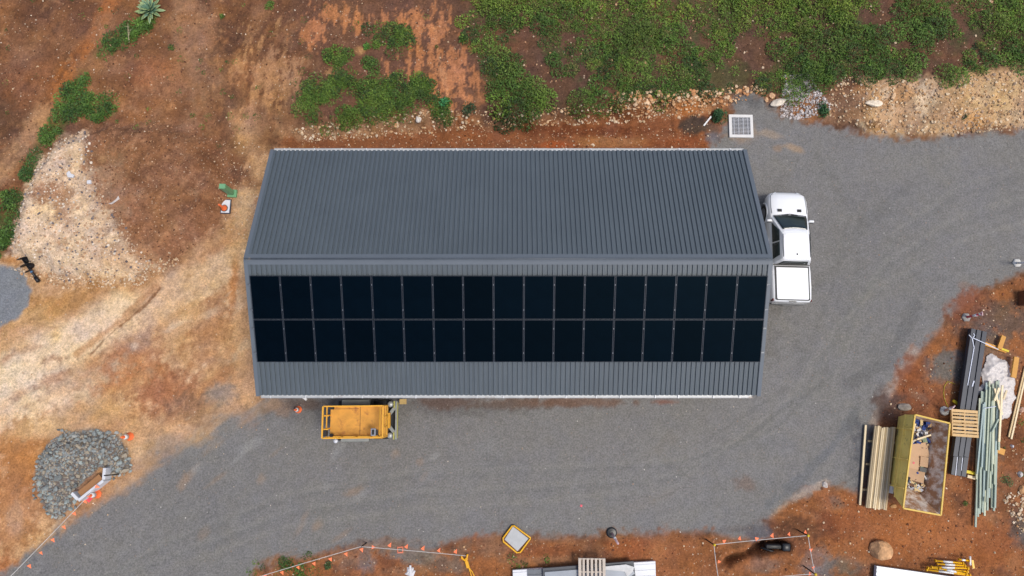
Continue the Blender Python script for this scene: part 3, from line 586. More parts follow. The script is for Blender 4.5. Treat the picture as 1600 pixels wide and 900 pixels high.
# ================================================================== SHED
M_roof = pm('roof_steel', C(92, 101, 107), .36, 0, .07, .5, spec=.5)
M_roofflash = pm('flashing_steel', C(104, 112, 120), .4, 0, .05, .8, spec=.5)
M_wall = pm('wall_steel', C(150, 152, 150), .5, 0, .06, 1)
M_zinc = pm('gutter_zinc', C(205, 208, 210), .45, .1, .10, 3, dirt=.35, dirtcol=C(150, 120, 95), dscale=1.2)
M_zincb = pm('gutter_bracket', C(232, 234, 236), .4, .1)
M_alu = pm('aluminium', C(150, 152, 155), .35, .6, .05)
BX, RY, RZ, PITCH, SL, HL = -.147, 5.235, 5.10, R(22.4), 5.56, 10.1
shed = empty('shed', (BX, RY, 0), 0, 'long dark grey steel shed with a ribbed gable roof in the middle of the yard', 'shed')
cp, sp_ = math.cos(PITCH), math.sin(PITCH); YAW = 0
def slope_pt(x, s, side, n=0.0):
    """s metres down from the ridge, n metres off the sheet; side +1 = far (north)"""
    return Vector((x, side*(s*cp+n*sp_), RZ-s*sp_+n*cp))
def ribbed(side):
    prof = []; x = -HL+.10; p = .192
    prof.append((-HL+.02, 0))
    while x < HL-.12:
        prof += [(x, 0), (x+.008, .052), (x+.056, .052), (x+.062, .048), (x+.068, .052), (x+.114, .052), (x+.122, 0)]
        x += p
    prof.append((HL-.02, 0))
    S = np.linspace(.02, SL, 9); V = []
    for j, s in enumerate(S):
        for i, (x, h) in enumerate(prof):
            wv = .004*math.sin(x*3.1+s*2)+.003*math.sin(x*7.7+s*1.3+side); V.append(slope_pt(x, s, side, h+wv)[:])
    n_ = len(prof); idx = np.arange(len(V)).reshape(len(S), n_)
    F = np.stack([idx[:-1, :-1], idx[1:, :-1], idx[1:, 1:], idx[:-1, 1:]], -1).reshape(-1, 4)
    if side < 0: F = F[:, ::-1]
    link('roof_slope', npmesh('roof_slope', np.array(V), F, M_roof), shed)
ribbed(1); ribbed(-1)
ez = RZ-SL*sp_; ey = SL*cp
m = MB(); wz = ez-.06; wy = ey-.16; wx = HL-.18
for x in (-wx, wx):
    pts = [(-wy, 0), (wy, 0), (wy, wz), (0, RZ-.16), (-wy, wz)]
    m.add([(x-.04, a, b_) for a, b_ in pts]+[(x+.04, a, b_) for a, b_ in pts], [(0, 1, 2, 3, 4), (9, 8, 7, 6, 5)]+[(i, (i+1) % 5, 5+(i+1) % 5, 5+i) for i in range(5)])
    yy = -wy+.1
    while yy < wy-.1:
        top = RZ-.18-abs(yy)*math.tan(PITCH); m.box((x+math.copysign(.055, x), yy, top/2), (.03, .05, top)); yy += .25
for y in (-wy, wy):
    m.box((0, y, wz/2), (2*wx-.1, .08, wz)); xx = -wx+.2
    while xx < wx-.1: m.box((xx, y+math.copysign(.052, y), wz/2-.02), (.05, .03, wz-.06)); xx += .25
m.build('wall', M_wall, shed)
# ridge cap
for sdn in (1, -1):
    m = MB(); a = []
    for s, nn in ((.0, .08), (.045, .075), (.06, .062), (.20, .058), (.205, .04)): a.append((s, nn))
    V = [slope_pt(x, s, sdn, nn) for s, nn in a for x in (-HL-.03, HL+.03)]
    m.add(V, [(2*i, 2*i+1, 2*i+3, 2*i+2) for i in range(len(a)-1)]); m.build('ridge_cap', M_roofflash, shed)
m = MB(); m.tube([(-HL-.02, 0, RZ+.065), (HL+.02, 0, RZ+.065)], .022, 10); m.build('ridge_roll', M_roofflash, shed, smooth=True)
# barge flashings
for sx in (-1, 1):
    for sdn in (1, -1):
        m = MB(); A = [(-.02, -.16), (-.02, .062), (.13, .062), (.135, .03)]
        V = []
        for s in (.0, SL+.03):
            for o, nn in A: V.append(slope_pt(sx*(HL+.02-o-.0), s, sdn, nn))
        m.add(V, [(i, i+1, i+5, i+4) for i in range(3)]); m.build('barge_flashing', M_roofflash, shed)
# gutters with straps
for sdn in (1, -1):
    m = MB(); y0 = sdn*(ey+.005); z0 = ez-.015; O = [(-.02, 0), (-.02, -.10), (.115, -.10), (.115, .0), (.100, .0), (.100, -.05), (-.008, -.05), (-.008, 0)]
    x0, x1 = -HL+.02+(0.08 if sdn > 0 else .12), HL-.02-(.05 if sdn > 0 else .25)
    m.loft([[Vector((x, y0+sdn*a, z0+b_)) for a, b_ in O] for x in (x0, x1)]); 
    m.box((x0-.004, y0+sdn*.0325, z0-.05), (.008, .105, .1)); m.box((x1+.004, y0+sdn*.0325, z0-.05), (.008, .105, .1))
    g = m.build('gutter', M_zinc, shed); 
    n_ = 17; 
    for i in range(n_):
        m = MB(); x = x0+.5+(x1-x0-1.0)*i/(n_-1)+random.uniform(-.15, .15); m.box((x, y0+sdn*.05, z0+.006), (.035, .13, .008)); m.box((x, y0+sdn*.12, z0-.03), (.035, .006, .07)); m.build('strap', M_zincb, g)
# ================================================================== SOLAR PANELS
M_glass = pm('panel_glass', (.0005, .0020, .0042), .05, 0, .25, 1.5, spec=.10, rnd=.35, coat=0)
M_glass.node_tree.nodes['Principled BSDF'].inputs['Specular Tint'].default_value = (.40, .80, 1.0, 1)
M_cell = M_glass
M_frame = pm('panel_frame', C(46, 52, 62), .45, .3)
M_rail = pm('rail_alu', C(120, 124, 130), .4, .7)
PW, PL, GAP, S0 = 1.150, 1.735, .022, .615
gm_frame = MB(); t_ = .03
for c, d in (((0, PL/2-.01, 0), (PW, .02, .035)), ((0, -PL/2+.01, 0), (PW, .02, .035)), ((PW/2-.0125, 0, 0), (.025, PL-.04, .035)), ((-PW/2+.0125, 0, 0), (.025, PL-.04, .035))): gm_frame.box(c, d)
gm_frame.box((0, 0, -.012), (PW-.025, PL-.025, .006))
me_frame = gm_frame.mesh('panel_frame', M_frame)
gg = MB(); gg.box((0, 0, .004), (PW-.018, PL-.018, .026)); me_glass = gg.mesh('panel_glass', M_glass)
ordn = ['first', 'second', 'third', 'fourth', 'fifth', 'sixth', 'seventh', 'eighth', 'ninth', 'tenth', 'eleventh', 'twelfth', 'thirteenth', 'fourteenth', 'fifteenth', 'sixteenth', 'last']
tot = 17*PW+16*GAP; NOFF = .135
pr = None
for row in range(2):
    for i in range(17):
        x = -tot/2+PW/2+i*(PW+GAP)+.02; s = S0+PL/2+row*(PL+.025)
        p = slope_pt(x, s, -1, NOFF); loc = Vector((BX, RY, 0))+p
        if pr is None:
            o = empty('solar_panel', loc); fr = link('frame', me_frame, o); gl = link('glass', me_glass, o); pr = (o, fr, gl)
        else:
            o = pr[0].copy(); COL.objects.link(o); 
            for ch in pr[1:]: c2_ = ch.copy(); COL.objects.link(c2_); c2_.parent = o
            o.location = loc
        o.rotation_euler = (PITCH+random.uniform(-.0025, .0025), random.uniform(-.002, .002), 0)
        o['label'] = ('black solar panel, %s from the left in the %s row on the shed roof' % (ordn[i], 'upper' if row == 0 else 'lower')) if i < 16 else ('black solar panel, rightmost in the %s row on the shed roof' % ('upper' if row == 0 else 'lower'))
        o['category'] = 'solar panel'; o['group'] = 'solar panels on the shed roof'
for k, s in enumerate((S0+.36, S0+1.36, S0+PL+.025+.36, S0+PL+.025+1.36)):
    e = empty('mounting_rail', (BX, RY, 0), 0, 'thin metal rail jutting out under the solar panels, %s down from the ridge' % ('first', 'second', 'third', 'lowest')[k], 'rail', 'rails under the solar panels')
    m = MB(); a = slope_pt(-tot/2-.1, s, -1, .085); b_ = slope_pt(tot/2+.14, s, -1, .085); m.bar(a, b_, .04, .06); m.build('rail', M_rail, e)
    for i in range(18):
        x = -tot/2-.012+i*(PW+GAP)+.02; m = MB(); m.box(slope_pt(x, s, -1, NOFF+.01), (.026, .045, .03), Matrix.Rotation(PITCH, 3, 'X')); m.build('clamp', M_alu, e)

# ================================================================== UTE
M_white = pm('car_paint', (.82, .83, .84), .22, 0, .02, 2, coat=.6)
M_trim = pm('black_trim', (.012, .012, .013), .5, 0, .1, 4); M_carglass = pm('car_glass', (.012, .02, .021), .06, 0, .3, 2.5, spec=.6)
M_tyre = pm('tyre_rubber', (.015, .015, .015), .8, 0, .2, 6); M_rim = pm('rim_metal', C(150, 150, 155), .35, .7); M_lamp = pm('lamp_glass', C(200, 205, 210), .15); M_red = pm('tail_lamp_red', (.10, .012, .012), .2)
M_cover = pm('tray_cover_white', (.8, .81, .82), .4, 0, .03, 2)
pF = at(1241, 310, 0); pB = at(1238, 480, 0)
cx_, cy_ = at(1268.5, 400, 1.0)[0]-.97, (pF[1]+pB[1])/2
ute = empty('ute', (cx_, cy_, 0), R(-1.6), 'white dual-cab ute with a covered tray parked against the right end of the shed', 'pickup truck'); ute.scale = (.95, 1, 1)
def ring(w, zb, zt, y, crown=.03, tum=.0):
    h = [(0, zb), (w*.85, zb), (w*.985, zb+.08), (w, zb+(zt-zb)*.45), (w*(1-tum*.5), zb+(zt-zb)*.75), (w*(.965-tum), zt-.05), (w*(.90-tum), zt-.005), (w*.5, zt+crown*.8), (0, zt+crown)]
    pts = h+[(-x, z) for x, z in h[-2:0:-1]]
    return [Vector((x, y, z)) for x, z in pts]
m = MB()
m.loft([ring(.50, .50, .72, 2.62, .01), ring(.76, .40, .82, 2.52, .02), ring(.88, .36, .97, 2.30, .05), ring(.925, .36, 1.03, 1.9, .06), ring(.94, .36, 1.07, 1.45, .06, .02), ring(.935, .36, 1.12, 1.02, .05, .03), ring(.93, .36, 1.13, .8, .02, .03),
        ring(.93, .36, 1.13, .1, .0, .03), ring(.93, .36, 1.13, -.8, .0, .03), ring(.93, .36, 1.13, -1.33, .0, .03)])
m.build('body', M_white, ute, smooth=True)
# tray tub (own section behind the cab) with open box, cover
m = MB(); m.loft([ring(.93, .42, 1.14, -1.37, .0, .02), ring(.945, .42, 1.15, -1.6, .0, .02), ring(.95, .42, 1.16, -2.1, .0, .02), ring(.93, .42, 1.15, -2.48, .0, .02), ring(.86, .46, 1.12, -2.62, .0, .02)])
m.build('tray', M_white, ute, smooth=True)
m = MB(); m.prism([(-.80, -1.42), (.80, -1.42), (.80, -2.5), (.74, -2.56), (-.74, -2.56), (-.80, -2.5)], 1.150, 1.168); m.build('cover_seal', M_trim, ute)
m = MB(); m.prism([(-.735, -1.47), (.735, -1.47), (.735, -2.46), (.70, -2.50), (-.70, -2.50), (-.735, -2.46)], 1.169, 1.20); m.build('tray_cover', M_cover, ute, bevel=.008)
m = MB(); m.box((0, -1.355, 1.12), (1.66, .05, .05)); m.build('cab_rear_strip', M_trim, ute)
m = MB(); m.box((0, -2.66, .58), (1.6, .12, .14)); m.box((.0, -2.70, .50), (.5, .12, .05)); m.build('rear_bumper', pm('bumper_grey', C(90, 92, 96), .4, .3), ute, bevel=.01)
m = MB(); m.box((0, -2.64, 1.13), (.34, .05, .03)); m.build('tailgate_handle', M_trim, ute)
# greenhouse
def rr_ring(y1, y0, w, z, cf=.12, cr=.08, wf=None):
    """plan outline: y1 front, y0 rear, half width w"""
    wf = wf or w; P = [(wf-cf, y1), (wf, y1-cf), (w, (y1+y0)/2), (w, y0+cr), (w-cr, y0), (0, y0)]
    P = P+[(-x, y) for x, y in P[-2::-1]]+[(0, y1+.05)]
    return [Vector((x, y, z)) for x, y in P]
m = MB(); lv = [(1.10, .98, -1.33, .86, .84), (1.30, .74, -1.32, .82, .79), (1.62, .30, -1.27, .70, .67), (1.73, .13, -1.22, .64, .62), (1.775, .0, -1.14, .58, .56), (1.79, -.2, -1.0, .42, .40)]
m.loft([rr_ring(a, b_, w, z, .10, .07, wf) for z, a, b_, w, wf in lv]); m.build('cab_roof', M_white, ute, smooth=False)
def interp_lv(z):
    for i in range(len(lv)-1):
        if lv[i][0] <= z <= lv[i+1][0]:
            t = (z-lv[i][0])/(lv[i+1][0]-lv[i][0]); return [lv[i][k]*(1-t)+lv[i+1][k]*t for k in range(5)]
def patch(f, nu, nv, name, mat_):
    m = MB(); V = [f(i/nu, j/nv) for j in range(nv+1) for i in range(nu+1)]
    m.add(V, [(j*(nu+1)+i, j*(nu+1)+i+1, (j+1)*(nu+1)+i+1, (j+1)*(nu+1)+i) for j in range(nv) for i in range(nu)]); o = m.build(name, mat_, ute, smooth=True)
    md = o.modifiers.new('thick', 'SOLIDIFY'); md.thickness = .012; md.offset = 0; return o
def wsf(u, v):
    z = 1.14+.53*v; L = interp_lv(z); t = (u-.5)*2; w = L[4]-.06-.02*v; return Vector((t*w, L[1]+.052-.055*abs(t)**1.6+.012, z+.015))
patch(wsf, 12, 6, 'windscreen', M_carglass)
for sgn in (-1, 1):
    for (ya, yb, ya2, yb2) in ((.62, -.28, .22, -.28), (-.34, -1.10, -.34, -.98)):
        def sw(u, v, ya=ya, yb=yb, ya2=ya2, yb2=yb2, sgn=sgn):
            z = 1.165+.45*v; L = interp_lv(z); y = (ya*(1-v)+ya2*v)*(1-u)+(yb*(1-v)+yb2*v)*u; return Vector((sgn*(L[3]+.014), y, z))
        patch(sw, 4, 4, 'side_window', M_carglass)
patch(lambda u, v: Vector(((u-.5)*2*(.70-.14*v), -1.345+.055*v-.004, 1.2+.42*v)), 4, 3, 'rear_window', M_carglass)
def hoodz(x, y): return 1.03+(1.9-y)*.09+.055*(1-(abs(x)/.9)**2)
for sgn in (-1, 1):
    m = MB(); x = sgn*.46; M_ = Matrix.Rotation(R(-5), 3, 'X')
    m.box((x, 1.24, 1.155), (.2, .13, .02), M_); 
    m.build('bonnet_vent', M_trim, ute, bevel=.006)
    m = MB(); m.box((sgn*.985, .70, 1.17), (.24, .11, .17)); mi = m.build('mirror', M_white, ute, bevel=.03, smooth=True)
    m = MB(); m.box((sgn*.985, .637, 1.17), (.19, .012, .13)); m.build('mirror_glass', M_carglass, mi)
    m = MB(); 
    for y in (.0, -.95): m.box((sgn*.945, y-.1, .98), (.03, .15, .035))
    m.build('door_handle', M_white, ute, bevel=.008)
    m = MB(); m.box((sgn*.60, 2.40, .80), (.30, .16, .12), Matrix.Rotation(sgn*R(-28), 3, 'Z')); m.build('headlight', M_lamp, ute, bevel=.02)
    m = MB(); m.box((sgn*.875, -2.52, .96), (.07, .12, .30)); m.build('tail_lamp', M_red, ute, bevel=.02)
    for y in (1.62, -1.62):
        Mx = Matrix.Rotation(R(90), 3, 'Y'); cxx = sgn*.83
        m = MB(); m.lathe([(.25, -.12), (.36, -.125), (.39, -.09), (.39, .09), (.36, .125), (.25, .12)], 24, (cxx, y, .39), Mx); w_ = m.build('wheel', M_tyre, ute, smooth=False)
        m = MB(); m.lathe([(.24, -.132), (.245, -.1), (.245, .1), (.24, .132)], 18, (cxx, y, .39), Mx); m.build('rim', M_rim, w_)
        m = MB(); arc = [(math.cos(a)*.46, math.sin(a)*.46) for a in np.linspace(0, math.pi, 13)]
        m.tube([(sgn*.935, y+c, .42+s) for c, s in arc], .035, 6); m.build('wheel_arch', M_white, ute, smooth=True)
m = MB(); m.box((0, -.98, 1.80), (.035, .09, .04)); m.build('antenna', M_trim, ute)
m = MB(); m.box((0, 2.60, .62), (.9, .06, .2)); m.build('grille', M_trim, ute, bevel=.01)
m = MB(); m.tube([(-.68, .93, 1.145), (0, 1.02, 1.165), (.68, .93, 1.145)], .02, 5); m.build('wiper_cowl', M_trim, ute)
for sgn in (-1, 1):
    m = MB(); m.tube([(sgn*.66, 2.46, .885), (sgn*.80, 2.28, .985), (sgn*.825, 1.9, 1.04), (sgn*.835, 1.45, 1.075), (sgn*.82, 1.05, 1.12)], .009, 5); m.build('bonnet_seam', M_trim, ute)
# shut lines of the bonnet and doors as thin dark strips standing a hair proud
m = MB()
for sgn in (-1, 1):
    m.tube([(sgn*.60, .0, 1.775), (sgn*.615, -.5, 1.775), (sgn*.60, -1.1, 1.765)], .012, 5)
m.build('roof_drip_rail', M_trim, ute)

# cab-forward proportions: slide each piece along the body
_oy = [-2.75, -2.5, -1.42, -1.3, .13, .98, 1.3, 2.62]; _ny = [-2.55, -2.37, -.88, -.78, .55, 1.46, 1.70, 2.62]
def _allch(o):
    for c in bpy.data.objects:
        if c.parent == o: yield c; yield from _allch(c)
for c in _allch(ute):
    ys_ = [v.co.y for v in c.data.vertices]; mid_ = (min(ys_)+max(ys_))/2
    if c.name.split('.')[0] in ('wheel', 'rim', 'wheel_arch'):
        t = (1.70 if mid_ > 0 else -1.48)-(1.62 if mid_ > 0 else -1.62)
        for v in c.data.vertices: v.co.y += t
    elif c.name.split('.')[0] in ('mirror', 'mirror_glass', 'tail_lamp', 'headlight', 'bonnet_vent', 'antenna'):
        t = float(np.interp(mid_, _oy, _ny))-mid_
        for v in c.data.vertices: v.co.y += t
    else:
        for v in c.data.vertices: v.co.y = float(np.interp(v.co.y, _oy, _ny))

# ================================================================== SCISSOR LIFT
M_yel = pm('lift_yellow', C(222, 158, 62, .85), .6, 0, .14, 3, dirt=.5, dirtcol=C(176, 112, 52), dscale=2.2)
M_yel2 = pm('rail_yellow', C(236, 172, 48, .85), .45, 0, .08, 5, dirt=.2, dirtcol=C(120, 80, 40), dscale=5)
M_grey = pm('chassis_grey', C(150, 154, 150), .5, .2, .12, 5, dirt=.2, dirtcol=C(110, 90, 70)); M_dark = pm('dark_machinery', C(42, 42, 44), .6, .2, .2, 5)
M_olive = pm('yellow_green_paint', C(180, 176, 90), .5, 0, .1, 5)
FZ = 1.62; RT = 2.72
fl = at(516, 655, FZ); fr_ = at(606, 655, FZ); fT = at(550, 634, FZ); fB = at(550, 682, FZ)
x0, x1 = fl[0], fr_[0]; y0, y1 = fB[1], fT[1]
lx, ly = (x0+x1)/2, (y0+y1)/2; hw, hh_ = (x1-x0)/2, (y1-y0)/2
lift = empty('scissor_lift', (lx, ly, 0), R(.6), 'yellow scissor lift with a worn orange platform parked beside the front wall of the shed', 'scissor lift')
m = MB(); m.box((0, 0, FZ-.05), (2*hw, 2*hh_, .1)); m.build('platform', M_yel, lift, bevel=.01)
m = MB(); m.box((.05, 0, FZ+.006), (.012, 2*hh_-.1, .012)); m.box((-hw*.5, hh_-.12, FZ+.005), (hw, .012, .01)); m.build('platform_seam', M_dark, lift)
m = MB()
for y in (-hh_+.015, hh_-.015): m.box((0, y, FZ+.09), (2*hw, .03, .18))
m.box((hw-.015, 0, FZ+.09), (.03, 2*hh_-.06, .18)); m.build('toe_board', M_yel2, lift)
# rails
def loop(z, r=.022, ex=0):
    m.tube([(-hw-ex, -hh_, z), (hw+ex*0, -hh_, z), (hw, hh_, z), (-hw-ex, hh_, z)], r, 8, closed=True)
m = MB()
for y in (-hh_, hh_):
    m.bar((-hw, y, RT), (hw, y, RT), .05, .05); m.tube([(-hw, y, FZ+.6), (hw, y, FZ+.6)], .02, 8)
for y in (-hh_, hh_):
    for x in np.linspace(-hw, hw, 5): m.bar((x, y, FZ), (x, y, RT), .04)
m.build('side_rail', M_yel2, lift)
m = MB(); m.bar((hw, -hh_, RT), (hw, hh_, RT), .06, .05); m.tube([(hw, -hh_, FZ+.6), (hw, hh_, FZ+.6)], .02, 8)
for y in np.linspace(-hh_, hh_, 4)[1:-1]: m.bar((hw, y, FZ), (hw, y, RT), .04)
m.bar((hw-.16, -hh_+.06, RT-.25), (hw-.16, hh_-.06, RT-.25), .04); m.bar((hw-.24, -hh_+.1, RT-.5), (hw-.24, hh_-.1, RT-.5), .03)
m.build('end_rail', M_yel2, lift)
m = MB(); m.bar((-hw-.02, -hh_, RT), (-hw-.02, hh_, RT), .06, .05); m.bar((-hw+.0, -hh_, FZ+.55), (-hw+.0, hh_, FZ+.55), .045)
for y in (-hh_+.35, hh_-.38): m.bar((-hw, y, FZ), (-hw, y, RT), .05); m.bar((-hw, y, RT-.02), (-hw+.22, y, RT-.02), .04)
m.build('gate_rail', M_yel2, lift)
m = MB(); m.box((hw-.42, -.42, FZ+.85), (.20, .30, .18)); cb = m.build('control_box', pm('control_grey', C(150, 155, 165), .4), lift, bevel=.015)
m = MB(); m.box((hw-.42, -.42, FZ+.95), (.10, .20, .012)); m.tube([(hw-.42, -.36, FZ+.94), (hw-.40, -.36, FZ+1.06)], .012, 6); m.box((hw-.28, -.43, FZ+.85), (.07, .22, .12)); m.build('control_panel', M_dark, cb)
m = MB(); m.tube([(hw-.32, -.5, FZ+.8), (hw-.3, -.62, FZ+.2), (hw-.45, -.68, FZ+.03), (hw-.7, -.66, FZ+.02)], .012, 6); m.build('cable', M_dark, lift)
m = MB(); m.box((-hw+.06, -hh_+.2, RT-.2), (.14, .26, .28)); m.build('manual_box', M_dark, lift, bevel=.02)
m = MB(); 
for y in (-hh_+.07, hh_-.08): m.box((-hw+.13, y, FZ+.2), (.12, .12, .2))
m.build('hinge_block', M_dark, lift)
# scissor stack + chassis
m = MB(); 
for k in range(4):
    z = .95+k*.14
    for y in (-.45, .45): m.bar((-hw+.15, y, z), (hw-.15, y, z+.1), .06, .1)
    m.tube([(0, -.5, z+.05), (0, .5, z+.05)], .035, 8)
m.build('scissor_arms', M_yel2, lift)
cx0, cx1 = -hw-.02, hw-.2
m = MB(); m.box(((cx0+cx1)/2, 0, .66), (cx1-cx0, .95, .42)); 
m.box((cx0+.9, -.72, .7), (1.2, .34, .34)); m.box((cx0+.9, .72, .7), (1.2, .34, .34))
ch = m.build('chassis', M_grey, lift, bevel=.02)
m = MB(); ex = hw+.24
m.bar((hw-.10, -.20, .9), (ex-.02, -.60, .9), .14, .1); m.bar((hw-.10, .20, .9), (ex-.02, .60, .9), .14, .1); m.box((ex, 0, .9), (.09, 1.62, .12)); m.build('outrigger_frame', M_grey, lift, bevel=.008)
m = MB(); m.box((hw-.04, 0, 1.2), (.13, .64, .3)); m.build('ladder_box', M_yel2, lift, bevel=.01)
m = MB(); m.box((ex+.055, 0, .92), (.02, 1.5, .14)); m.box((ex-.09, .66, .95), (.05, .3, .12)); m.box((ex-.09, -.66, .95), (.05, .3, .12)); m.build('warning_strip', M_olive, lift)
m = MB(); m.box((hw-.05, 0, .45), (.4, 1.2, .3)); m.build('axle', M_dark, lift)
for y in (-.66, .66):
    m = MB(); m.lathe([(.10, 0), (.13, .02), (.13, .16), (.11, .22), (.05, .25)], 16, (hw-.02, y+.02, .78)); m.build('jack_cap', pm('jack_grey', C(180, 182, 180), .4, .3), lift, smooth=True)
m = MB(); m.box((ex+.22, .78, .55), (.3, .22, .06)); m.build('jack_pad', pm('jack_pad_wood', C(190, 160, 100), .7), lift)
for x in (-hw+.42, hw-.45):
    for y in (-.66, .70):
        Mx = Matrix.Rotation(R(90), 3, 'X'); m = MB(); m.lathe([(.2, -.13), (.36, -.14), (.39, -.1), (.39, .1), (.36, .14), (.2, .13)], 22, (x, y, .39), Mx); w_ = m.build('wheel', M_tyre, lift)
        m = MB(); m.lathe([(.19, -.145), (.19, .145)], 14, (x, y, .39), Mx); m.build('rim', M_olive, w_)
m = MB(); m.lathe([(.06, .3), (.07, 1.0), (.09, 1.02), (.09, 1.12), (.03, 1.15)], 12, (-hw+.12, -.84, 0)); m.build('outrigger_jack', pm('jack_white', C(225, 228, 235), .4), lift, smooth=True)

# ================================================================== SMALL SITE FURNITURE
M_conc = pm('concrete', C(196, 192, 184), .85, 0, .1, 6, dirt=.3, dirtcol=C(150, 130, 110)); M_orange = pm('safety_orange', (.86, .17, .05), .45, 0, .06, 6); M_wr = pm('reflective_white', (.75, .75, .74), .4, 0, .06, 8)
M_galv = pm('galvanised', C(160, 166, 172), .4, .5, .12, 6); M_black = pm('black_plastic', (.012, .013, .015), .4, 0, .15, 5)
# grated pit
p = G(1157, 198); W_ = 1.13
e = empty('grated_drain', p, R(-1), 'square steel drain grate in a white concrete frame behind the shed', 'drain grate')
m = MB(); t = .13
for c, d in (((0, W_/2-t/2), (W_, t)), ((0, -W_/2+t/2), (W_, t)), ((W_/2-t/2, 0), (t, W_-2*t)), ((-W_/2+t/2, 0), (t, W_-2*t))): m.box((c[0], c[1], .03), (d[0], d[1], .14))
m.build('frame', pm('white_concrete', C(232, 230, 226), .8, 0, .05, 6), e)
m = MB(); g_ = W_-2*t
for i in range(13): m.box((0, -g_/2+g_*(i+.5)/13, .065), (g_, .026, .03))
for i in range(4): m.box((-g_/2+g_*(i+.5)/4, 0, .072), (.03, g_, .02))
m.build('grille', pm('grate_steel', C(190, 192, 196), .4, .4, .15, 2.5), e)
m = MB(); m.box((0, 0, -.03), (g_, g_, .02)); m.build('pit_floor', pm('pit_blue', C(96, 124, 172), .5), e)
# electrical pillar
M_green = pm('pillar_green', C(120, 176, 128), .5, 0, .06, 6)
pb = G(363, 302.5)
e = empty('service_pillar', pb, R(-2), 'green service pillar on a flanged base between the soil pile and the shed', 'service pillar')
m = MB(); m.box((0, 0, .55), (.27, .21, 1.1)); m.build('cabinet', M_green, e, bevel=.012)
m = MB(); m.box((0, 0, 1.12), (.29, .23, .05)); m.build('cap', M_green, e, bevel=.01)
m = MB(); m.box((.03, -.02, .06), (.42, .36, .14)); m.build('base', M_green, e, bevel=.01)
# pit lid
pl = G(353.5, 323)
e = empty('service_pit', pl, R(-2), 'white rectangular pit lid with a dark rim beside the green service pillar', 'pit lid')
m = MB(); m.box((0, 0, .02), (.45, .68, .08)); m.build('rim', pm('pit_rim', C(60, 66, 80), .6), e)
m = MB(); m.box((0, 0, .055), (.38, .61, .03)); m.build('lid', pm('pit_lid', C(232, 234, 240), .6, 0, .05, 5, dirt=.15, dirtcol=C(160, 120, 90)), e)
def cone(u, v, label, h=.72, zo=0.0, square=True, s=1.0):
    e = empty('traffic_cone', G(u, v)+Vector((0, 0, zo)), random.uniform(0, 1.5), label, 'traffic cone')
    m = MB(); 
    if square: m.lathe([(.19*s, 0), (.19*s, .04), (.17*s, .045)], 8)
    m.lathe([(.17*s, .0), (.17*s, .05), (.135*s, .07), (.115*s, h*.38), (.075*s, h*.68), (.035*s, h*.97), (.02*s, h)], 20); m.build('body', M_orange, e, bevel=0, smooth=True)
    m = MB(); m.lathe([(.1185*s, h*.38), (.0785*s, h*.68)], 20); m.build('reflective_band', M_wr, e, smooth=True); return e
cone(203, 682, 'orange and white traffic cone at the upper right edge of the grey rock pile')
cone(152.4, 772, 'orange and white traffic cone on the gravel below the white headwall')
cone(466.5, 640, 'small orange and white traffic cone between the shed corner and the yellow lift', .60, s=.85)
e = empty('marker_cone', G(351.5, 326)+Vector((0, 0, .07)), 0, 'plain orange marker cone standing on the white pit lid', 'cone')
m = MB(); m.lathe([(.14, 0), (.14, .05), (.09, .09), (.055, .3), (.04, .62), (.02, .64)], 18); m.build('body', M_orange, e, smooth=True)
m = MB(); m.lathe([(.165, 0), (.165, .03), (.15, .035)], 18); m.build('rubber_base', M_black, e)
# square red marker by the headwall
e = empty('red_marker', G(139.5, 779), R(-35), 'flat red plastic sheet on the gravel between the cone and the white headwall', 'plastic sheet')
m = MB(); m.prism([(-.14, -.11), (.11, -.13), (.14, .08), (.02, .14), (-.11, .10)], .01, .05); m.build('sheet', pm('red_plastic', (.72, .09, .10), .35), e, bevel=.01)
# temporary bollards
M_pink = pm('faded_red', (.62, .07, .10), .5); M_pink2 = pm('pale_pink', C(225, 190, 190), .5)
def boll(u, v, u2, v2, h, label, base_col, body, bands, rb=.21, n=6, T=True, dark=False):
    b0 = G(u, v); top = Vector(at(u2, v2, b0.z+h)); ax = (top-b0).normalized()
    e = empty('bollard', b0, 0, label, 'bollard', 'portable bollards round the yard')
    m = MB(); m.lathe([(rb, 0), (rb, .05), (rb*.8, .085), (.07, .1)], n); m.build('base', base_col, e, bevel=.006)
    m = MB(); d = top-b0; q = lambda t: d*t; m.tube([q(.04), q(.5), q(.97)], [.055, .05, .045], 12); m.build('post', body, e, smooth=True)
    for a, b_ in bands: m = MB(); m.tube([q(a), q(b_)], .057, 12); m.build('reflective_band', M_wr, e, smooth=True)
    if T:
        m = MB(); pr_ = ax.cross(Vector((0, 0, 1))).normalized() if ax.z < .99 else Vector((0, 1, 0)); m.tube([q(.98)-pr_*.09, q(1.0), q(.98)+pr_*.09], .03, 8); m.build('top_handle', M_pink2 if not dark else M_wr, e, smooth=True)
M_bc = pm('bollard_grey', C(160, 156, 150), .8, 0, .08, 6); M_bw = pm('bollard_white', C(215, 212, 205), .8, 0, .06, 6)
boll(1509, 496, 1535, 490, 1.05, 'red and white bollard on a grey six-sided base above the dark steel beams', M_bc, M_pink, [(.45, .68), (.84, .93)])
boll(1588.5, 411, 1606, 410.5, 1.0, 'white bollard on a pale six-sided base at the right edge of the gravel drive', M_bw, M_wr, [])
boll(1475, 642, 1490, 636, .95, 'pale pink bollard on a white eight-sided base between the skip bin and the pallet', M_bw, M_pink2, [(.5, .75)], n=8)
boll(955.5, 832, 966, 850, 1.0, 'leaning pale pink bollard on a round black base at the lower edge of the drive', M_black, M_pink2, [(.4, .6)], rb=.23, n=18, T=False)
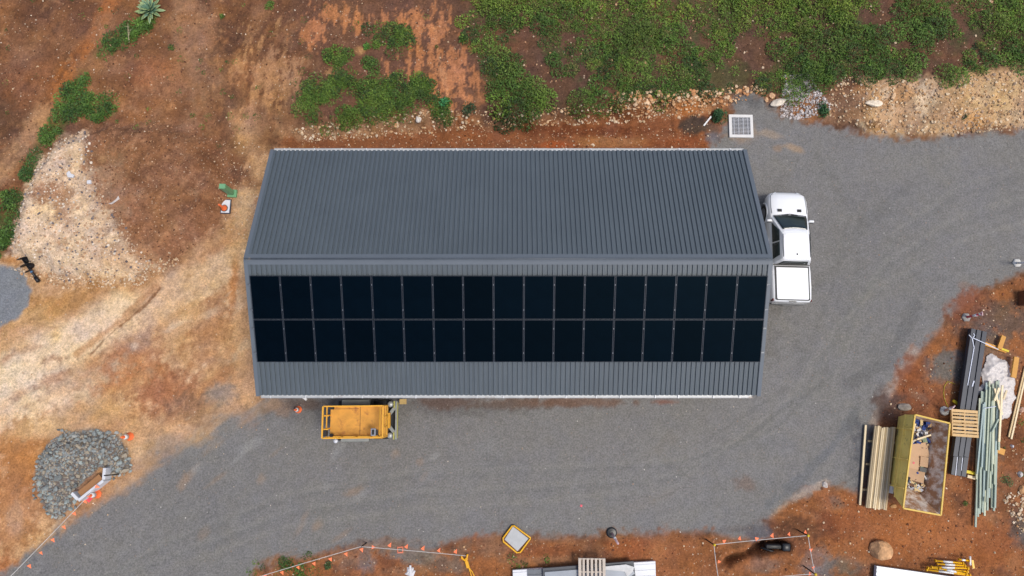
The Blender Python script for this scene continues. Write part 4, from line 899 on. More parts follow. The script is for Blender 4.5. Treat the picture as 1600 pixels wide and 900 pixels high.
# yellow edged tray with grey sheet
p = G(806, 842); e = empty('yellow_tray', p+Vector((0, 0, .02)), R(-38), 'yellow framed tray holding a square grey sheet at the lower edge of the drive', 'tray')
m = MB(); w, h_ = .47, .40
pts_ = [(-w, -h_+.1, .1), (-w, h_-.06, .1), (-w+.06, h_, .1), (w-.02, h_+.04, .1), (w, h_, .1), (w, -h_+.1, .1), (w-.1, -h_, .1), (-w+.1, -h_, .1)]
ang0 = R(0); m.tube([(a, b_, c) for a, b_, c in pts_], .035, 8, closed=True); m.build('rim', pm('bright_yellow', C(250, 186, 10), .4, 0, .05), e, smooth=True)
m = MB(); m.prism([(-w, -h_), (w, -h_), (w, h_), (-w, h_)], .0, .05); m.build('floor', pm('rusty_brown', C(120, 74, 44), .7), e)
m = MB(); m.prism([(-w+.09, -h_+.1), (w-.12, -h_+.06), (w-.06, h_-.04), (-w+.05, h_-.06)], .055, .085); m.build('sheet', pm('grey_board', C(188, 190, 190), .6, 0, .08, 4, dirt=.2), e)
# yellow forked stand
e = empty('yellow_stand', G(728, 870), 0, 'yellow forked plastic stand with two thin legs at the right end of the bunting', 'stand')
M_by = pm('stand_yellow', C(246, 178, 10), .4, 0, .06); g0 = G(728, 870)
def rel(u, v, z): g = G(u, v); return Vector((g.x, g.y, g.z+z))-g0
m = MB(); m.bar(rel(729, 876, .1), rel(732, 886, .12), .13, .09); m.tube([rel(729, 876, .12), rel(723, 872, .12), rel(721, 868, .12)], .04, 8); m.tube([rel(729, 876, .12), rel(730, 868, .12), rel(731, 865, .12)], .04, 8); m.tube([rel(721, 871, .12), rel(726, 874, .13), rel(731, 868, .12)], .03, 8); m.build('head', M_by, e)
for a, b_ in ((733, 737), (734, 742)):
    m = MB(); m.tube([rel(732, 885, .1), rel(a+(b_-a)*.5, 893, .07), rel(b_, 902, .04)], .022, 8); m.build('leg', M_by, e)
# orange painted square marker
e = empty('ground_marker', G(625.5, 859), R(2), 'hollow orange square lying on the gravel under the bunting', 'marker')
m = MB(); 
for c, d in (((0, .11), (.26, .04)), ((0, -.11), (.26, .05)), ((.11, 0), (.04, .2)), ((-.11, 0), (.04, .2))): m.box((c[0], c[1], .02), (d[0], d[1], .02))
m.build('frame', pm('faded_orange', C(236, 130, 96), .6), e)
# pipe offcut near the gutter, pink rag, white scraps
def ditto(name, label, cat, u, v, fn, mat_, rz=0, **kw):
    m = MB(); fn(m); o = m.build(name, mat_, None, G(u, v), rz, **kw); return tag(o, label, cat)
ditto('pipe_offcut', 'short white pipe offcut poking out under the front gutter', 'pipe', 477, 622.5, lambda m: m.tube([(-.22, .15, .05), (.08, -.06, .05)], .055, 10), M_wr)
ditto('pink_rag', 'tiny pink rag lying alone on the gravel drive', 'rag', 908, 790, lambda m: m.prism([(-.05, -.03), (.03, -.06), (.06, .02), (-.02, .05)], .0, .02), pm('pink_cloth', (.8, .12, .16), .8))
ditto('white_stick', 'short white plastic strip leaning beside the small shrub', 'strip', 1105, 190, lambda m: m.bar((-.18, -.22, .03), (.16, .2, .14), .07, .02), M_wr)
def crump(m, r, seed, h=.08):
    rr__ = random.Random(seed); pts_ = [(math.cos(a)*r*rr__.uniform(.5, 1.1), math.sin(a)*r*rr__.uniform(.4, 1), 0) for a in np.linspace(0, 6.28, 11)[:-1]]
    top_ = [(x*.6, y*.6, h*rr__.uniform(.5, 1.2)) for x, y, z in pts_]; m.loft([[Vector(q) for q in pts_], [Vector(q) for q in top_]])
M_plastic = pm('white_plastic', C(225, 224, 226), .4, 0, .08, 8)
ditto('plastic_scrap', 'crumpled white plastic scrap in the dirt below the bunting', 'plastic scrap', 641, 893, lambda m: (crump(m, .26, 1), m.bar((-.1, -.3, .06), (.12, .25, .1), .08, .03)), M_plastic, .4)
ditto('paper_scrap', 'torn grey-white paper scrap on the seam between gravel pile and soil pile', 'paper scrap', 180, 313, lambda m: m.add([(-.28, -.16, .05), (-.1, -.13, .1), (.1, .02, .12), (.16, .2, .06), (.22, .05, .04), (.05, -.12, .09), (-.12, -.2, .04)], [(0, 1, 5, 6), (1, 2, 4, 5), (2, 3, 4)]), pm('paper', C(206, 196, 190), .7))
ditto('white_slab', 'larger flat white stone slab on the pale gravel pile', 'stone', 111, 273, lambda m: m.prism([(-.18, .06), (-.1, -.14), (.14, -.16), (.18, -.02), (.02, .04), (-.06, .18)], -.02, .09), M_plastic, 0, bevel=.02)
ditto('white_block', 'small squarish white block on the pale gravel pile', 'stone', 140.5, 285, lambda m: m.box((0, 0, .04), (.19, .17, .12)), M_plastic, .1, bevel=.02)
ditto('litter_bag', 'small white litter bag on dirt beside the green lengths', 'litter', 1581, 697, lambda m: crump(m, .1, 4, .1), M_plastic)
# auger
M_aug = pm('auger_black', (.010, .010, .012), .45, .2, .2, 4)
ga = G(44, 420); e = empty('auger', ga, 0, 'black earth auger with wide screw blades lying at the edge of the pale gravel pile', 'auger')
A_ = Vector(at(35, 404, ga.z+.25))-ga; B_ = Vector(at(60, 440, ga.z+.15))-ga; d_ = (B_-A_).normalized(); L_ = (B_-A_).length
m = MB(); m.tube([A_, B_], .05, 12); m.tube([A_+d_*L_*.82, B_], .085, 12); m.build('shaft', M_aug, e, smooth=True)
sx_ = d_.cross(Vector((0, 0, 1))).normalized(); sz_ = sx_.cross(d_)
for t0 in (0.0,):
    V = []; n_ = 40
    for i in range(n_+1):
        t = i/n_; a = t*2.1*2*math.pi+1.1; r = .31*(1-.25*t); c = A_+d_*L_*(.02+.52*t)
        V += [(c+(sx_*math.cos(a)+sz_*math.sin(a))*.04), (c+(sx_*math.cos(a)+sz_*math.sin(a))*r)]
    m = MB(); m.add(V, [(2*i, 2*i+1, 2*i+3, 2*i+2) for i in range(n_)]); o = m.build('blade', M_aug, e); md = o.modifiers.new('t', 'SOLIDIFY'); md.thickness = .02
m = MB(); m.tube([A_+d_*L_*.56, A_+d_*L_*.61], .062, 12); m.build('collar', pm('collar_blue', C(90, 130, 170), .4, .3), e)
# headwall of a culvert
e0 = G(136, 762); hw_ = empty('headwall', e0, 0, 'white U-shaped concrete headwall at the lower edge of the grey rock pile', 'headwall')
def hp(u, v, z): q = at(u, v, e0.z+z); return Vector(q)-Vector((e0.x, e0.y, e0.z))
H1 = .55
outer = [(111, 771), (122, 782), (161, 751), (163, 732)]
m = MB(); M_hw = pm('headwall_white', C(222, 224, 228), .7, 0, .04, 5, dirt=.1)
def wallseg(a, b_, t=.12, h=H1, zb=-.05):
    A = hp(a[0], a[1], h); B = hp(b_[0], b_[1], h); A.z = B.z = (h+zb)/2; m.bar(A, B, t, h-zb)
wallseg(outer[1], outer[2]); m.build('back_wall', M_hw, hw_, bevel=.008)
m = MB(); wallseg((111.5, 770.5), (121.2, 780.5), .13, H1-.01); m.build('wing_wall', M_hw, hw_, bevel=.008)
m = MB(); wallseg((161.5, 749.5), (163, 731.5), .13, H1-.01); m.build('wing_wall', M_hw, hw_, bevel=.008)
m = MB(); q = [hp(118, 776, .05), hp(124, 784, .05), hp(164, 752, .05), hp(160, 746, .05)]; m.add([Vector((a.x, a.y, .0)) for a in q]+[Vector((a.x, a.y, .06)) for a in q], [(0, 1, 2, 3), (7, 6, 5, 4), (0, 1, 5, 4), (1, 2, 6, 5), (2, 3, 7, 6), (3, 0, 4, 7)]); m.build('footing', M_hw, hw_)
g1 = G(142, 756); m = MB(); A = Vector(at(125.5, 773, g1.z+.40))-g1; B = Vector(at(158.5, 745.5, g1.z+.40))-g1; A.z = B.z = .40; m.bar(A, B, .34, .05); tag(m.build('plank', pm('brown_plank', C(166, 118, 74), .7, 0, .12, 4, stretch=(6, 6, 1)), None, g1), 'wide brown board lying inside the white headwall', 'board')

# ================================================================== ROCK PILE
M_rock = tintmat('blue_metal_rock', .8, .22, 9, .25, bump=.5)
rp = []; tries = 0; P_ = PP(ROCKS)
hwq = PP([(112, 768), (124, 784), (165, 752), (168, 728), (158, 728)])
while len(rp) < 285 and tries < 60000:
    tries += 1; x = random.uniform(min(a for a, _ in P_), max(a for a, _ in P_)); y = random.uniform(min(b_ for _, b_ in P_), max(b_ for _, b_ in P_))
    d = sdpoly(np.array([x]), np.array([y]), P_)[0]
    if d < .28*float(fbm(x, y, .7, 2, 3)) or sdpoly(np.array([x]), np.array([y]), hwq)[0] > -.08: continue
    big = 1.0 if d < .8 else .62
    r = random.uniform(.085, .18)*big*(1.3 if random.random() < .1 else 1)
    if any((x-a)**2+(y-b_)**2 < ((r+c)*.74)**2 for a, b_, c in rp): continue
    rp.append((x, y, r))
rmesh = []
for k in range(12):
    V, F = rock_unit(40+k, 1, .2, .75, 9); cc_ = np.array(C(*random.choice([(168, 178, 174), (146, 152, 150), (182, 184, 178), (126, 130, 128), (174, 162, 142), (198, 176, 150), (150, 156, 154), (136, 140, 136)])))
    rmesh.append(npmesh('rock', V, F, M_rock, tint=np.tile(cc_, (len(V), 1))))
for x, y, r in rp:
    o = link('rock', random.choice(rmesh), None, (x, y, float(gh(x, y))+r*.35), (random.uniform(-.4, .4), random.uniform(-.4, .4), random.uniform(0, 6.28))); o.scale = (r*random.uniform(.9, 1.3), r*random.uniform(.85, 1.15), r*random.uniform(.8, 1.2))
    tag(o, 'grey angular rock in the rock pile around the white headwall', 'rock', 'rocks of the grey rock pile')
q = sample(ROCKS, 2400); scatter('crushed_rock', q, rng.uniform(.025, .07, len(q)), pal(len(q), [(150, 152, 150), (132, 136, 136), (172, 160, 142), (156, 148, 136), (120, 118, 116)]), M_stone)
# lone boulders and bigger stones
def boulder(u, v, r, col, label, seed, flat=.7, sc=(1, 1), sub=3, name='boulder', rz=None):
    V, F = rock_unit(seed, sub, .05, flat, 11, .68, .92); c0 = np.array(C(*col)); nn = (vnoise(V[:, 0]*2.2+seed, V[:, 1]*2.2, 1)-.5)[:, None]; t = c0[None]*(1+.5*nn)
    V = V*np.array([sc[0], sc[1], 1]); V = V*(1+.05*(vnoise(V[:, 0]*5+9, V[:, 1]*5+V[:, 2]*4, 3)-.5))[:, None]
    g = G(u, v); o = link(name, npmesh(name, V*r, F, M_rock, tint=t, smooth=False), None, g+Vector((0, 0, r*flat*.45)), (0, 0, rz if rz is not None else seed)); return tag(o, label, 'rock')
boulder(1374, 860, .43, (214, 166, 120), 'large tan boulder on the red dirt below the skip bin', 23, .8, (1, 1.02))
boulder(1215, 161, .26, (226, 214, 196), 'rounded white boulder at the top edge of the gravel behind the grate', 6, .6, (1.25, .8), rz=.3)
boulder(1206, 150, .13, (220, 176, 134), 'tan stone just above the rounded white boulder', 7, .6)
boulder(1197, 156, .11, (216, 172, 130), 'tan stone just left of the rounded white boulder', 8, .5, (1.4, .8))
boulder(1395, 151, .16, (226, 190, 150), 'pale upright stone near the middle of the pale bank', 9, .6, (.6, 1.2))
boulder(1365, 162, .21, (236, 220, 196), 'broad white stone in the pale bank at right', 10, .5, (1.6, .8), rz=0)
boulder(1007, 101, .14, (216, 168, 130), 'tan stone alone in the middle of the green weeds', 12, .6, (.8, 1.1))
boulder(1534, 16, .08, (210, 160, 120), 'small tan stone high in the weeds at upper right', 13)
boulder(654, 186, .18, (224, 216, 206), 'pale pointed stone below the dark weeds patch', 14, .6)
boulder(1289, 752+5, .13, (206, 196, 188), 'white stone on the rim of red dirt left of the lone plank', 15, .5)
boulder(1412, 636, .30, (150, 140, 130), 'heap of grey dried mortar at the top end of the skip bin', 16, .35, (1.5, .7), rz=0)
boulder(1396, 791, .12, (196, 150, 100), 'flat tan stone between the timber stack and the skip bin', 17, .4, (1.3, .7), rz=0)
boulder(1596, 640, .14, (200, 160, 136), 'pinkish stone at the right edge beside the thin lengths', 18, .6)
boulder(1593, 741, .15, (206, 200, 194), 'grey-white stone at the right edge below the thin lengths', 19, .6)
boulder(1595, 765, .16, (204, 156, 110), 'tan stone at the right edge near the dark gravel', 20, .6)
# ================================================================== BUNTING
M_flag = pm('flag_orange', C(255, 128, 80, 1.0), .6, 0, .05, 5); M_rope = pm('rope_white', C(210, 206, 200), .7); M_pick = pm('picket_black', (.012, .012, .014), .5); M_cap = pm('cap_yellow', C(245, 210, 40), .4)
def bunting(paths, flags, label, h, sag=.05, fs=.16):
    a = Vector(at(*paths[0], h)); e = empty('flag_bunting', (a.x, a.y, 0), 0, label, 'bunting'); o_ = Vector((a.x, a.y, 0))
    m = MB(); pts_ = []
    for i in range(len(paths)-1):
        A = Vector(at(*paths[i], h)); B = Vector(at(*paths[i+1], h))
        for k in range(9): t = k/8; p = A.lerp(B, t); p.z -= sag*4*t*(1-t); pts_.append(p-o_)
    m.tube(pts_, .013, 5); m.build('rope', M_rope, e)
    for (u, v, dx, dy) in flags:
        p = Vector(at(u, v, h-.03))-o_; r_ = random.uniform(.85, 1.1)*fs
        d = Vector((dx, -dy, 0)).normalized(); s_ = Vector((-d.y, d.x, 0))
        m = MB(); A = p-s_*r_*.5; B = p+s_*r_*.5; Cc = p+d*r_*1.05+Vector((0, 0, -.07)); up = Vector((0, 0, .006))
        m.add([A, B, Cc, A+up, B+up, Cc+up], [(0, 2, 1), (3, 4, 5), (0, 1, 4, 3), (1, 2, 5, 4), (2, 0, 3, 5)]); m.build('flag', M_flag, e)
bunting([(14, 903), (150, 762)], [(44.8, 882.8, .5, 1), (63, 862.5, .5, 1), (81.5, 842, .5, 1), (99, 822, .5, 1), (115, 801, .6, 1), (131.5, 782, .6, 1), (149, 760, 1, .3)], 'line of orange flag bunting along the lower left edge of the drive', .7)
bunting([(405, 901), (564, 854), (728, 868.5)], [(413.6, 898, .4, 1), (440, 893, .4, 1), (465, 885, .4, 1), (490, 879, .4, 1), (515.5, 872, .4, 1), (540, 864, .4, 1), (564.5, 857, .3, 1), (581, 855, 1, .1), (608, 854, .5, -1), (634, 856, .6, -1), (660, 859, .5, -1), (685, 862, .5, -1), (711, 864, .5, -1)], 'line of orange flag bunting bending over the dirt along the lower edge of the drive', .6)
bunting([(1122, 901), (1115.5, 851), (1262.7, 836.7), (1273.5, 896.7), (1200, 903)], [(1130, 847, 1, -.5), (1155.5, 843.5, .4, -1), (1180.5, 842.5, 1, -.2), (1206, 839, .6, -1), (1232.5, 836.5, .6, -1), (1258.5, 833.5, .3, -1), (1122, 877.5, 1, .2), (1267, 857.5, .1, 1), (1270.5, 885.5, .3, 1), (1264, 896.5, 1, .2)], 'loop of orange flag bunting on pickets around the trench with the black pipe', 1.05)
def picket(ub, vb, ut, vt, h, label, cap=True):
    g = G(ub, vb); t = Vector(at(ut, vt, g.z+h))-g; e = empty('star_picket', g, 0, label, 'picket', 'star pickets holding the bunting')
    m = MB(); m.bar((0, 0, -.1), t, .045, .03); m.bar((0, 0, -.1), t*.995, .02, .05); m.build('post', M_pick, e)
    if cap: m = MB(); m.lathe([(.05, -.06), (.055, 0), (.03, .04)], 10, t+Vector((.01, 0, .02))); m.build('cap', M_cap, e, smooth=True)
picket(1103, 843, 1116, 851.5, 1.1, 'black star picket with a yellow cap at the upper left corner of the trench bunting')
picket(1246, 828, 1262.5, 837, 1.1, 'black star picket with a yellow cap at the upper right corner of the trench bunting')
picket(1255.5, 884, 1274, 897.5, 1.1, 'black star picket with a yellow cap at the lower right corner of the trench bunting')
picket(187, 741, 163, 743, 1.15, 'black star picket leaning against the upper wing of the white headwall', False)
picket(573, 848, 565, 853.5, .65, 'short dark picket where the lower bunting bends', False)
# ================================================================== TRENCH PIPE
g = G(1208, 853); e = empty('drain_pipe', g+Vector((0, 0, .12)), R(-2), 'black slotted drain pit lying in the narrow trench inside the bunting', 'drain pit')
m = MB(); m.box((-.1, .04, .12), (.75, .26, .26), taper=(.9, .7)); m.box((.42, .04, .16), (.36, .34, .34)); m.build('body', M_black, e, bevel=.04, smooth=True)
m = MB(); 
for k in range(5): m.box((-.12, .0+.025*(k-1)+.01, .262), (.6, .008, .012))
m.build('slots', M_trim, e)
m = MB(); m.tube([(-.6, -.05, .05), (-.2, -.16, .12), (.1, -.2, .14), (.4, -.2, .14)], .05, 10); m.build('side_pipe', M_black, e, smooth=True)
# ================================================================== TIMBER STACK
def wood(name, c, v=.14): return pm(name, C(*c), .7, 0, v, 3, stretch=(9, 1.2, 9), rnd=.10)
M_w1 = wood('pine_pale', (250, 228, 186)); M_w2 = wood('pine_mid', (222, 194, 146)); M_w3 = wood('pine_grey', (204, 186, 156)); M_ply = wood('pine_dark', (178, 160, 128))
def unitbar(m_): mm = MB(); mm.box((0, 0, 0), (1, 1, 1)); return mm.mesh('timber', m_)
ub = {}
def stick(name, a, b_, w, h, mat_, label, cat, group=None):
    """timber as its own object, from a to b"""
    a = Vector(a); b_ = Vector(b_); d = b_-a; L = d.length; mid = (a+b_)/2
    m = MB(); dz = math.asin(max(-1, min(1, d.z/L))); m.box((0, 0, 0), (w, L, h))
    key = (mat_.name, round(w, 3), round(h, 3), round(L, 1))
    me = ub.get(key)
    if me is None: me = m.mesh(name, mat_, bevel=.004); ub[key] = me
    o = link(name, me, None, mid, (dz, 0, math.atan2(-d.x, d.y))); return tag(o, label, cat, group)
def top2(u, v, h): g = G(u, v); return Vector(at(u, v, g.z*0+h))
gl = 'pale pine board in the timber stack left of the skip bin'
TL, TR, BL, BR = (1366, 665), (1399, 668), (1352, 793), (1385, 797)
nb = 12
for layer_ in range(3):
    for i in range(nb):
        t = (i+.5)/nb; hgt = .13+layer_*.09
        if layer_ == 2: hgt += random.choice([0, 0, .02, -.03])
        if layer_ < 2 and 0 < i < nb-1: continue
        off = random.uniform(-1, 3); ua, va = TL[0]+(TR[0]-TL[0])*t, TL[1]+(TR[1]-TL[1])*t+off; uc, vc = BL[0]+(BR[0]-BL[0])*t, BL[1]+(BR[1]-BL[1])*t+random.uniform(-1, 1)
        if layer_ == 2:
            mm_ = M_ply if i in (0, 1, 9) else (M_w1 if i in (2, 4, 5, 7) else (M_w2 if i in (3, 6, 11) else M_w3))
            wd = .062
        else: mm_ = M_w3; wd = .066
        stick('timber_board', at(ua, va, hgt), at(uc, vc, hgt), wd, .075, mm_, gl, 'timber', 'boards of the timber stack')
stick('timber_length', at(1352.5, 664, .1), at(1343.5, 789, .1), .085, .07, M_w1, 'single pale timber lying on the gravel left of the timber stack', 'timber')
for k, (a, b_) in enumerate((((1356, 689), (1400, 692)), ((1354, 725), (1396, 729)), ((1349, 765), (1391, 769)))):
    stick('bearer', at(a[0], a[1], .04), at(b_[0], b_[1], .04), .09, .07, M_w2, '%s short timber bearer jutting out under the timber stack' % ('topmost', 'middle', 'lowest')[k], 'bearer', 'bearers under the timber stack')
# ================================================================== SKIP BIN
M_skip = pm('skip_yellow', C(255, 224, 124, .92), .6, 0, .14, 2.5, dirt=.34, dirtcol=C(96, 72, 46), dscale=2.2)
M_skipin = pm('skip_inside', C(245, 230, 212), .8, 0, .2, 2.5, dirt=.9, dirtcol=C(182, 136, 98), dscale=2.8)
M_skiprim = pm('skip_rim', C(226, 186, 70), .5, 0, .12, 4, dirt=.2, dirtcol=C(120, 76, 40), dscale=6)
HB = 1.45
rimc = [Vector(at(1429.5, 648, HB)), Vector(at(1484, 661.5, HB)), Vector(at(1470, 805, HB)), Vector(at(1411, 794, HB))]
cen_ = sum(rimc, Vector())/4; base_o = Vector((cen_.x, cen_.y, 0)); skip = empty('skip_bin', base_o, 0, 'rusty yellow skip bin part filled with cardboard and rubbish', 'skip bin')
rim = [p-base_o for p in rimc]
ax_ = (rim[0]-rim[3]).normalized(); ay_ = (rim[1]-rim[0]).normalized()      # ax: towards the top of the picture, ay: to the right
def ins(p, a, b_, z): q = p+ax_*a+ay_*b_; return Vector((q.x, q.y, z))
def bl(a_n, b_l, a_s, b_r, z): return [ins(rim[0], -a_n, b_l, z), ins(rim[1], -a_n, -b_r, z), ins(rim[2], a_s, -b_r, z), ins(rim[3], a_s, b_l, z)]
mid_o = bl(.02, -.04, .35, .02, .85); bot_o = bl(.1, .06, 1.0, .16, .12)
top_o = [Vector((p.x, p.y, HB)) for p in rim]
m = MB(); m.loft([bot_o, mid_o, top_o], cap=False); m.f.append((0, 1, 2, 3)); o = m.build('shell', M_skip, skip); 
def inn(L, t): 
    return [L[0]-ax_*t+ay_*t, L[1]-ax_*t-ay_*t, L[2]+ax_*t-ay_*t, L[3]+ax_*t+ay_*t]
bi = [p+Vector((0, 0, .03)) for p in inn(bl(.12, .18, 1.0, .52, .12), .03)]; mi_ = inn(bl(.04, .04, .38, .26, .85), .03); ti = inn(top_o, .03)
m = MB(); m.loft([bi, mi_, ti], cap=False); m.f.append((3, 2, 1, 0)); m.build('inner_lining', M_skipin, skip)
m = MB()
for i in range(4): m.bar(top_o[i]+Vector((0, 0, .0)), top_o[(i+1) % 4], .07, .06)
m.build('rim', M_skiprim, skip, bevel=.008)
m = MB()
for a in (.62, 1.9, 3.1):
    for L in (0,):
        q0 = ins(rim[0], -a, -.04, HB-.03); q1 = ins(rim[0], -a, -.08, .85); q2 = ins(rim[0], -a, .03, .15); m.bar(q0, q1, .06, .05); m.bar(q1, q2, .06, .05)
    q0 = ins(rim[1], -a, .03, HB-.03); q1 = ins(rim[1], -a, .01, .85); q2 = ins(rim[1], -a, -.12, .15); m.bar(q0, q1, .06, .05); m.bar(q1, q2, .06, .05)
m.bar(ins(rim[0], -.02, -.06, .85), ins(rim[3], .36, -.06, .85), .05, .07); m.build('stiffener', M_skip, skip)
m = MB()
for a in (.9, 2.9): m.tube([ins(rim[0], -a, -.01, .9), ins(rim[0], -a, -.10, .9)], .045, 10)
m.tube([ins(rim[1], -2.05, 0, 1.2), ins(rim[1], -2.05, .12, 1.2)], .04, 10); m.build('lifting_lug', M_skip, skip)
m = MB(); q0 = ins(rim[3], .62, -.04, .5); m.box(q0, (.06, .3, .22), Matrix.Rotation(math.atan2(ax_.y, ax_.x)-math.pi/2, 3, 'Z')); m.build('sticker', M_plastic, skip)
# load: world points inside the bin
def inb(a, b_, z): return base_o+ins(rim[0], -a, b_, z)       # a metres from the top end, b metres from the left side
M_card = pm('cardboard', C(206, 168, 130), .8, 0, .06, 3, rnd=.08); M_blue = pm('blue_plastic', C(34, 56, 120), .4, 0, .3, 6); M_bag = pm('clear_plastic', C(206, 210, 222), .3, 0, .15, 8)
rub = []
def heap(name, a0, a1, b0, b1, z, mat_, label, cat, seed, amp=.12):
    n_ = 22; m = MB(); V = []
    for i in range(n_+1):
        for j in range(n_+1):
            s, t = i/n_, j/n_; edge = min(1, 6*min(s, 1-s, t, 1-t)); p = inb(a0+(a1-a0)*s, b0+(b1-b0)*t, z-.25*(1-edge)+amp*float(fbm(s*3+seed, t*3, .5, 3, seed)))
            V.append(p-base_o)
    m.add(V, [(i*(n_+1)+j, (i+1)*(n_+1)+j, (i+1)*(n_+1)+j+1, i*(n_+1)+j+1) for i in range(n_) for j in range(n_)]); o = m.build(name, mat_, None, base_o); md = o.modifiers.new('t', 'SOLIDIFY'); md.thickness = .02; return tag(o, label, cat)
heap('rubble_fill', .10, 3.0, .05, 1.22, .56, pm('rubbish_brown', C(130, 110, 94), .9, 0, .3, 6, dirt=.5, dirtcol=C(190, 180, 170), dscale=7), 'loose brown rubbish filling the bottom of the skip bin', 'rubbish', 1)
heap('plastic_sheet', .2, 1.15, .45, 1.12, .68, M_bag, 'crumpled pale plastic sheet in the top end of the skip bin', 'plastic sheet', 2)
heap('blue_tarp', .10, .42, .15, 1.1, .74, M_blue, 'dark blue plastic tarp in the top end corner of the skip bin', 'tarp', 3)
heap('blue_bag', .95, 1.3, .75, 1.12, .76, M_blue, 'crumpled blue bag against the cardboard in the skip bin', 'bag', 4)
def card(a, b_, la, lb, z, rz, ta, tb, label, mm_=M_card):
    m = MB(); m.box((0, 0, 0), (lb, la, .03)); p = inb(a, b_, z); o = m.build('cardboard_sheet', mm_, None, p, None); o.rotation_euler = (ta, tb, math.atan2(ax_.y, ax_.x)-math.pi/2+rz); return tag(o, label, 'cardboard', 'flattened cartons in the skip bin')
card(1.42, .66, .62, .98, .80, .35, .06, .05, 'large tilted cardboard flap at the top of the cartons in the skip')
card(1.95, .48, .5, .80, .82, .02, -.03, .04, 'cardboard sheet with a red dot in the middle of the skip')
card(1.80, .98, .42, .36, .84, .04, .02, .10, 'narrow cardboard sheet beside the one with the red dot')
card(2.42, .58, .52, 1.02, .80, -.05, -.05, .0, 'lowest wide cardboard sheet in the skip, plain')
card(2.14, .96, .18, .28, .87, 0, 0, 0, 'small black panel lying on the cardboard in the skip', M_trim)
m = MB(); p = inb(1.95, .55, .842); m.lathe([(.045, .0), (.045, .006)], 14); o = m.build('red_sticker', M_pink, None, p); tag(o, 'round red sticker lying on the middle cardboard sheet', 'sticker')
for k, (a0, b0, a1, b1, z, mm_, lab) in enumerate(((.3, .30, .75, .22, .8, M_w1, 'pale timber offcut upright along the left wall in the top of the skip'), (.95, .42, .62, .95, .86, M_w1, 'longest pale offcut lying slantwise over the rubbish in the skip'), (1.15, .22, .85, .52, .78, M_w3, 'greenish offcut beside the cardboard in the skip'), (1.2, .28, .95, .35, .74, M_w3, 'short greenish offcut left of the blue bag in the skip'), (.55, .9, .9, .62, .72, M_ply, 'brown bent strip on the pale sheet in the skip'), (2.78, .2, 2.9, .86, .62, M_w1, 'long pale offcut below the cardboard in the skip'), (2.86, .3, 3.02, .84, .58, M_w2, 'lowest offcut lying across the skip'), (2.74, .12, 2.95, .3, .66, M_w3, 'grey-green offcut at the lower left of the rubbish in the skip'))):
    stick('timber_offcut', inb(a0, b0+.08, z+.1), inb(a1, b1+.12, z+.07), .07, .04, mm_, lab, 'offcut', 'timber offcuts in the skip bin')
heap('plastic_wrap', 2.62, 3.05, .50, 1.12, .68, M_bag, 'crumpled clear plastic wrap below the cartons in the skip', 'plastic wrap', 6)
heap('grey_cloth', 2.62, 2.98, .15, .5, .64, pm('cloth_grey', C(130, 140, 124), .8, 0, .2), 'grey-green cloth at the lower left of the rubbish in the skip', 'cloth', 7)
V = []; T = []; Fq = []
for k in range(150):
    a = random.choice([random.uniform(.15, 1.3), random.uniform(2.6, 3.0)]) if k < 130 else random.uniform(1.3, 2.6); b_ = random.uniform(.12, 1.15)
    p = inb(a, b_, .70+random.uniform(0, .12)); L = random.uniform(.04, .13); W = L*random.uniform(.2, .8); an = random.uniform(0, 6.3); tz = random.uniform(-.04, .04)
    d = Vector((math.cos(an), math.sin(an), 0)); s_ = Vector((-d.y, d.x, 0)); h_ = Vector((0, 0, .02)); n0 = len(V)
    q = [p-d*L-s_*W, p+d*L-s_*W+Vector((0, 0, tz)), p+d*L+s_*W+Vector((0, 0, tz)), p-d*L+s_*W]
    V += [v_[:] for v_ in q]+[(v_+h_)[:] for v_ in q]; T += [C(*random.choice([(230, 226, 220), (206, 172, 130), (60, 80, 140), (190, 190, 196), (150, 160, 130), (40, 44, 60), (226, 200, 150), (120, 90, 70)]))]*8
    Fq += [(n0+3, n0+2, n0+1, n0), (n0+4, n0+5, n0+6, n0+7), (n0, n0+1, n0+5, n0+4), (n0+1, n0+2, n0+6, n0+5), (n0+2, n0+3, n0+7, n0+6), (n0+3, n0, n0+4, n0+7)]
tag(link('rubbish_scraps', npmesh('rubbish_scraps', np.array(V), np.array(Fq), M_stone, tint=np.array(T))), 'small mixed scraps scattered over the load of the skip bin', None, None, 'stuff')

# ================================================================== DARK BEAMS
M_beam = pm('dark_beam', C(62, 66, 76), .5, .1, .1, 1.5, rnd=.05)
bw = .232
tops = [(1516.5, 514), (1524.5, 515), (1532.5, 517)]; mids = [(1485.5+9, 708), (1494+8.5, 710), (1502+9, 712)]
lowt = [(1518, 520), (1526, 521), (1535, 522)]
gn = 'long dark steel beams in the stack right of the skip bin'
for layer_, zc in ((0, .16), (1, .38)):
    for i in range(3):
        f = (i+.5)/3
        a = Vector(at(1515+(1541-1515)*f, 513+(519-513)*f, zc)); 
        if layer_ == 1: b_ = Vector(at(1486.5+(1512-1486.5)*f, 713+1*f, zc))
        else: b_ = Vector(at(1483.5+(1507.5-1483.5)*f, 741+(745-741)*f, zc))
        d = b_-a; L = d.length; e = empty('steel_beam', a, math.atan2(-d.x, d.y), '%s dark steel beam of the %s layer in the beam stack' % (('left', 'middle', 'right')[i], ('lower', 'upper')[layer_]), 'steel beam', gn)
        m = MB(); w2 = bw/2
        m.box((0, L/2, .0), (bw-.03, L, .19)); m.build('web', M_beam, e, bevel=.006)
        m = MB(); 
        m.box((0, L/2, -.098), (bw-.008, L, .012))
        m.build('flange', M_beam, e)
M_strap = pm('white_strap', C(214, 220, 235), .5)
def strip(name, pts_, z, w, mat_, label, cat, t=.012):
    P = [Vector(at(u, v, z)) for u, v in pts_]; o0 = P[0].copy(); m = MB()
    for i in range(len(P)-1): m.bar(P[i]-o0, P[i+1]-o0, w, t)
    return tag(m.build(name, mat_, None, o0), label, cat)
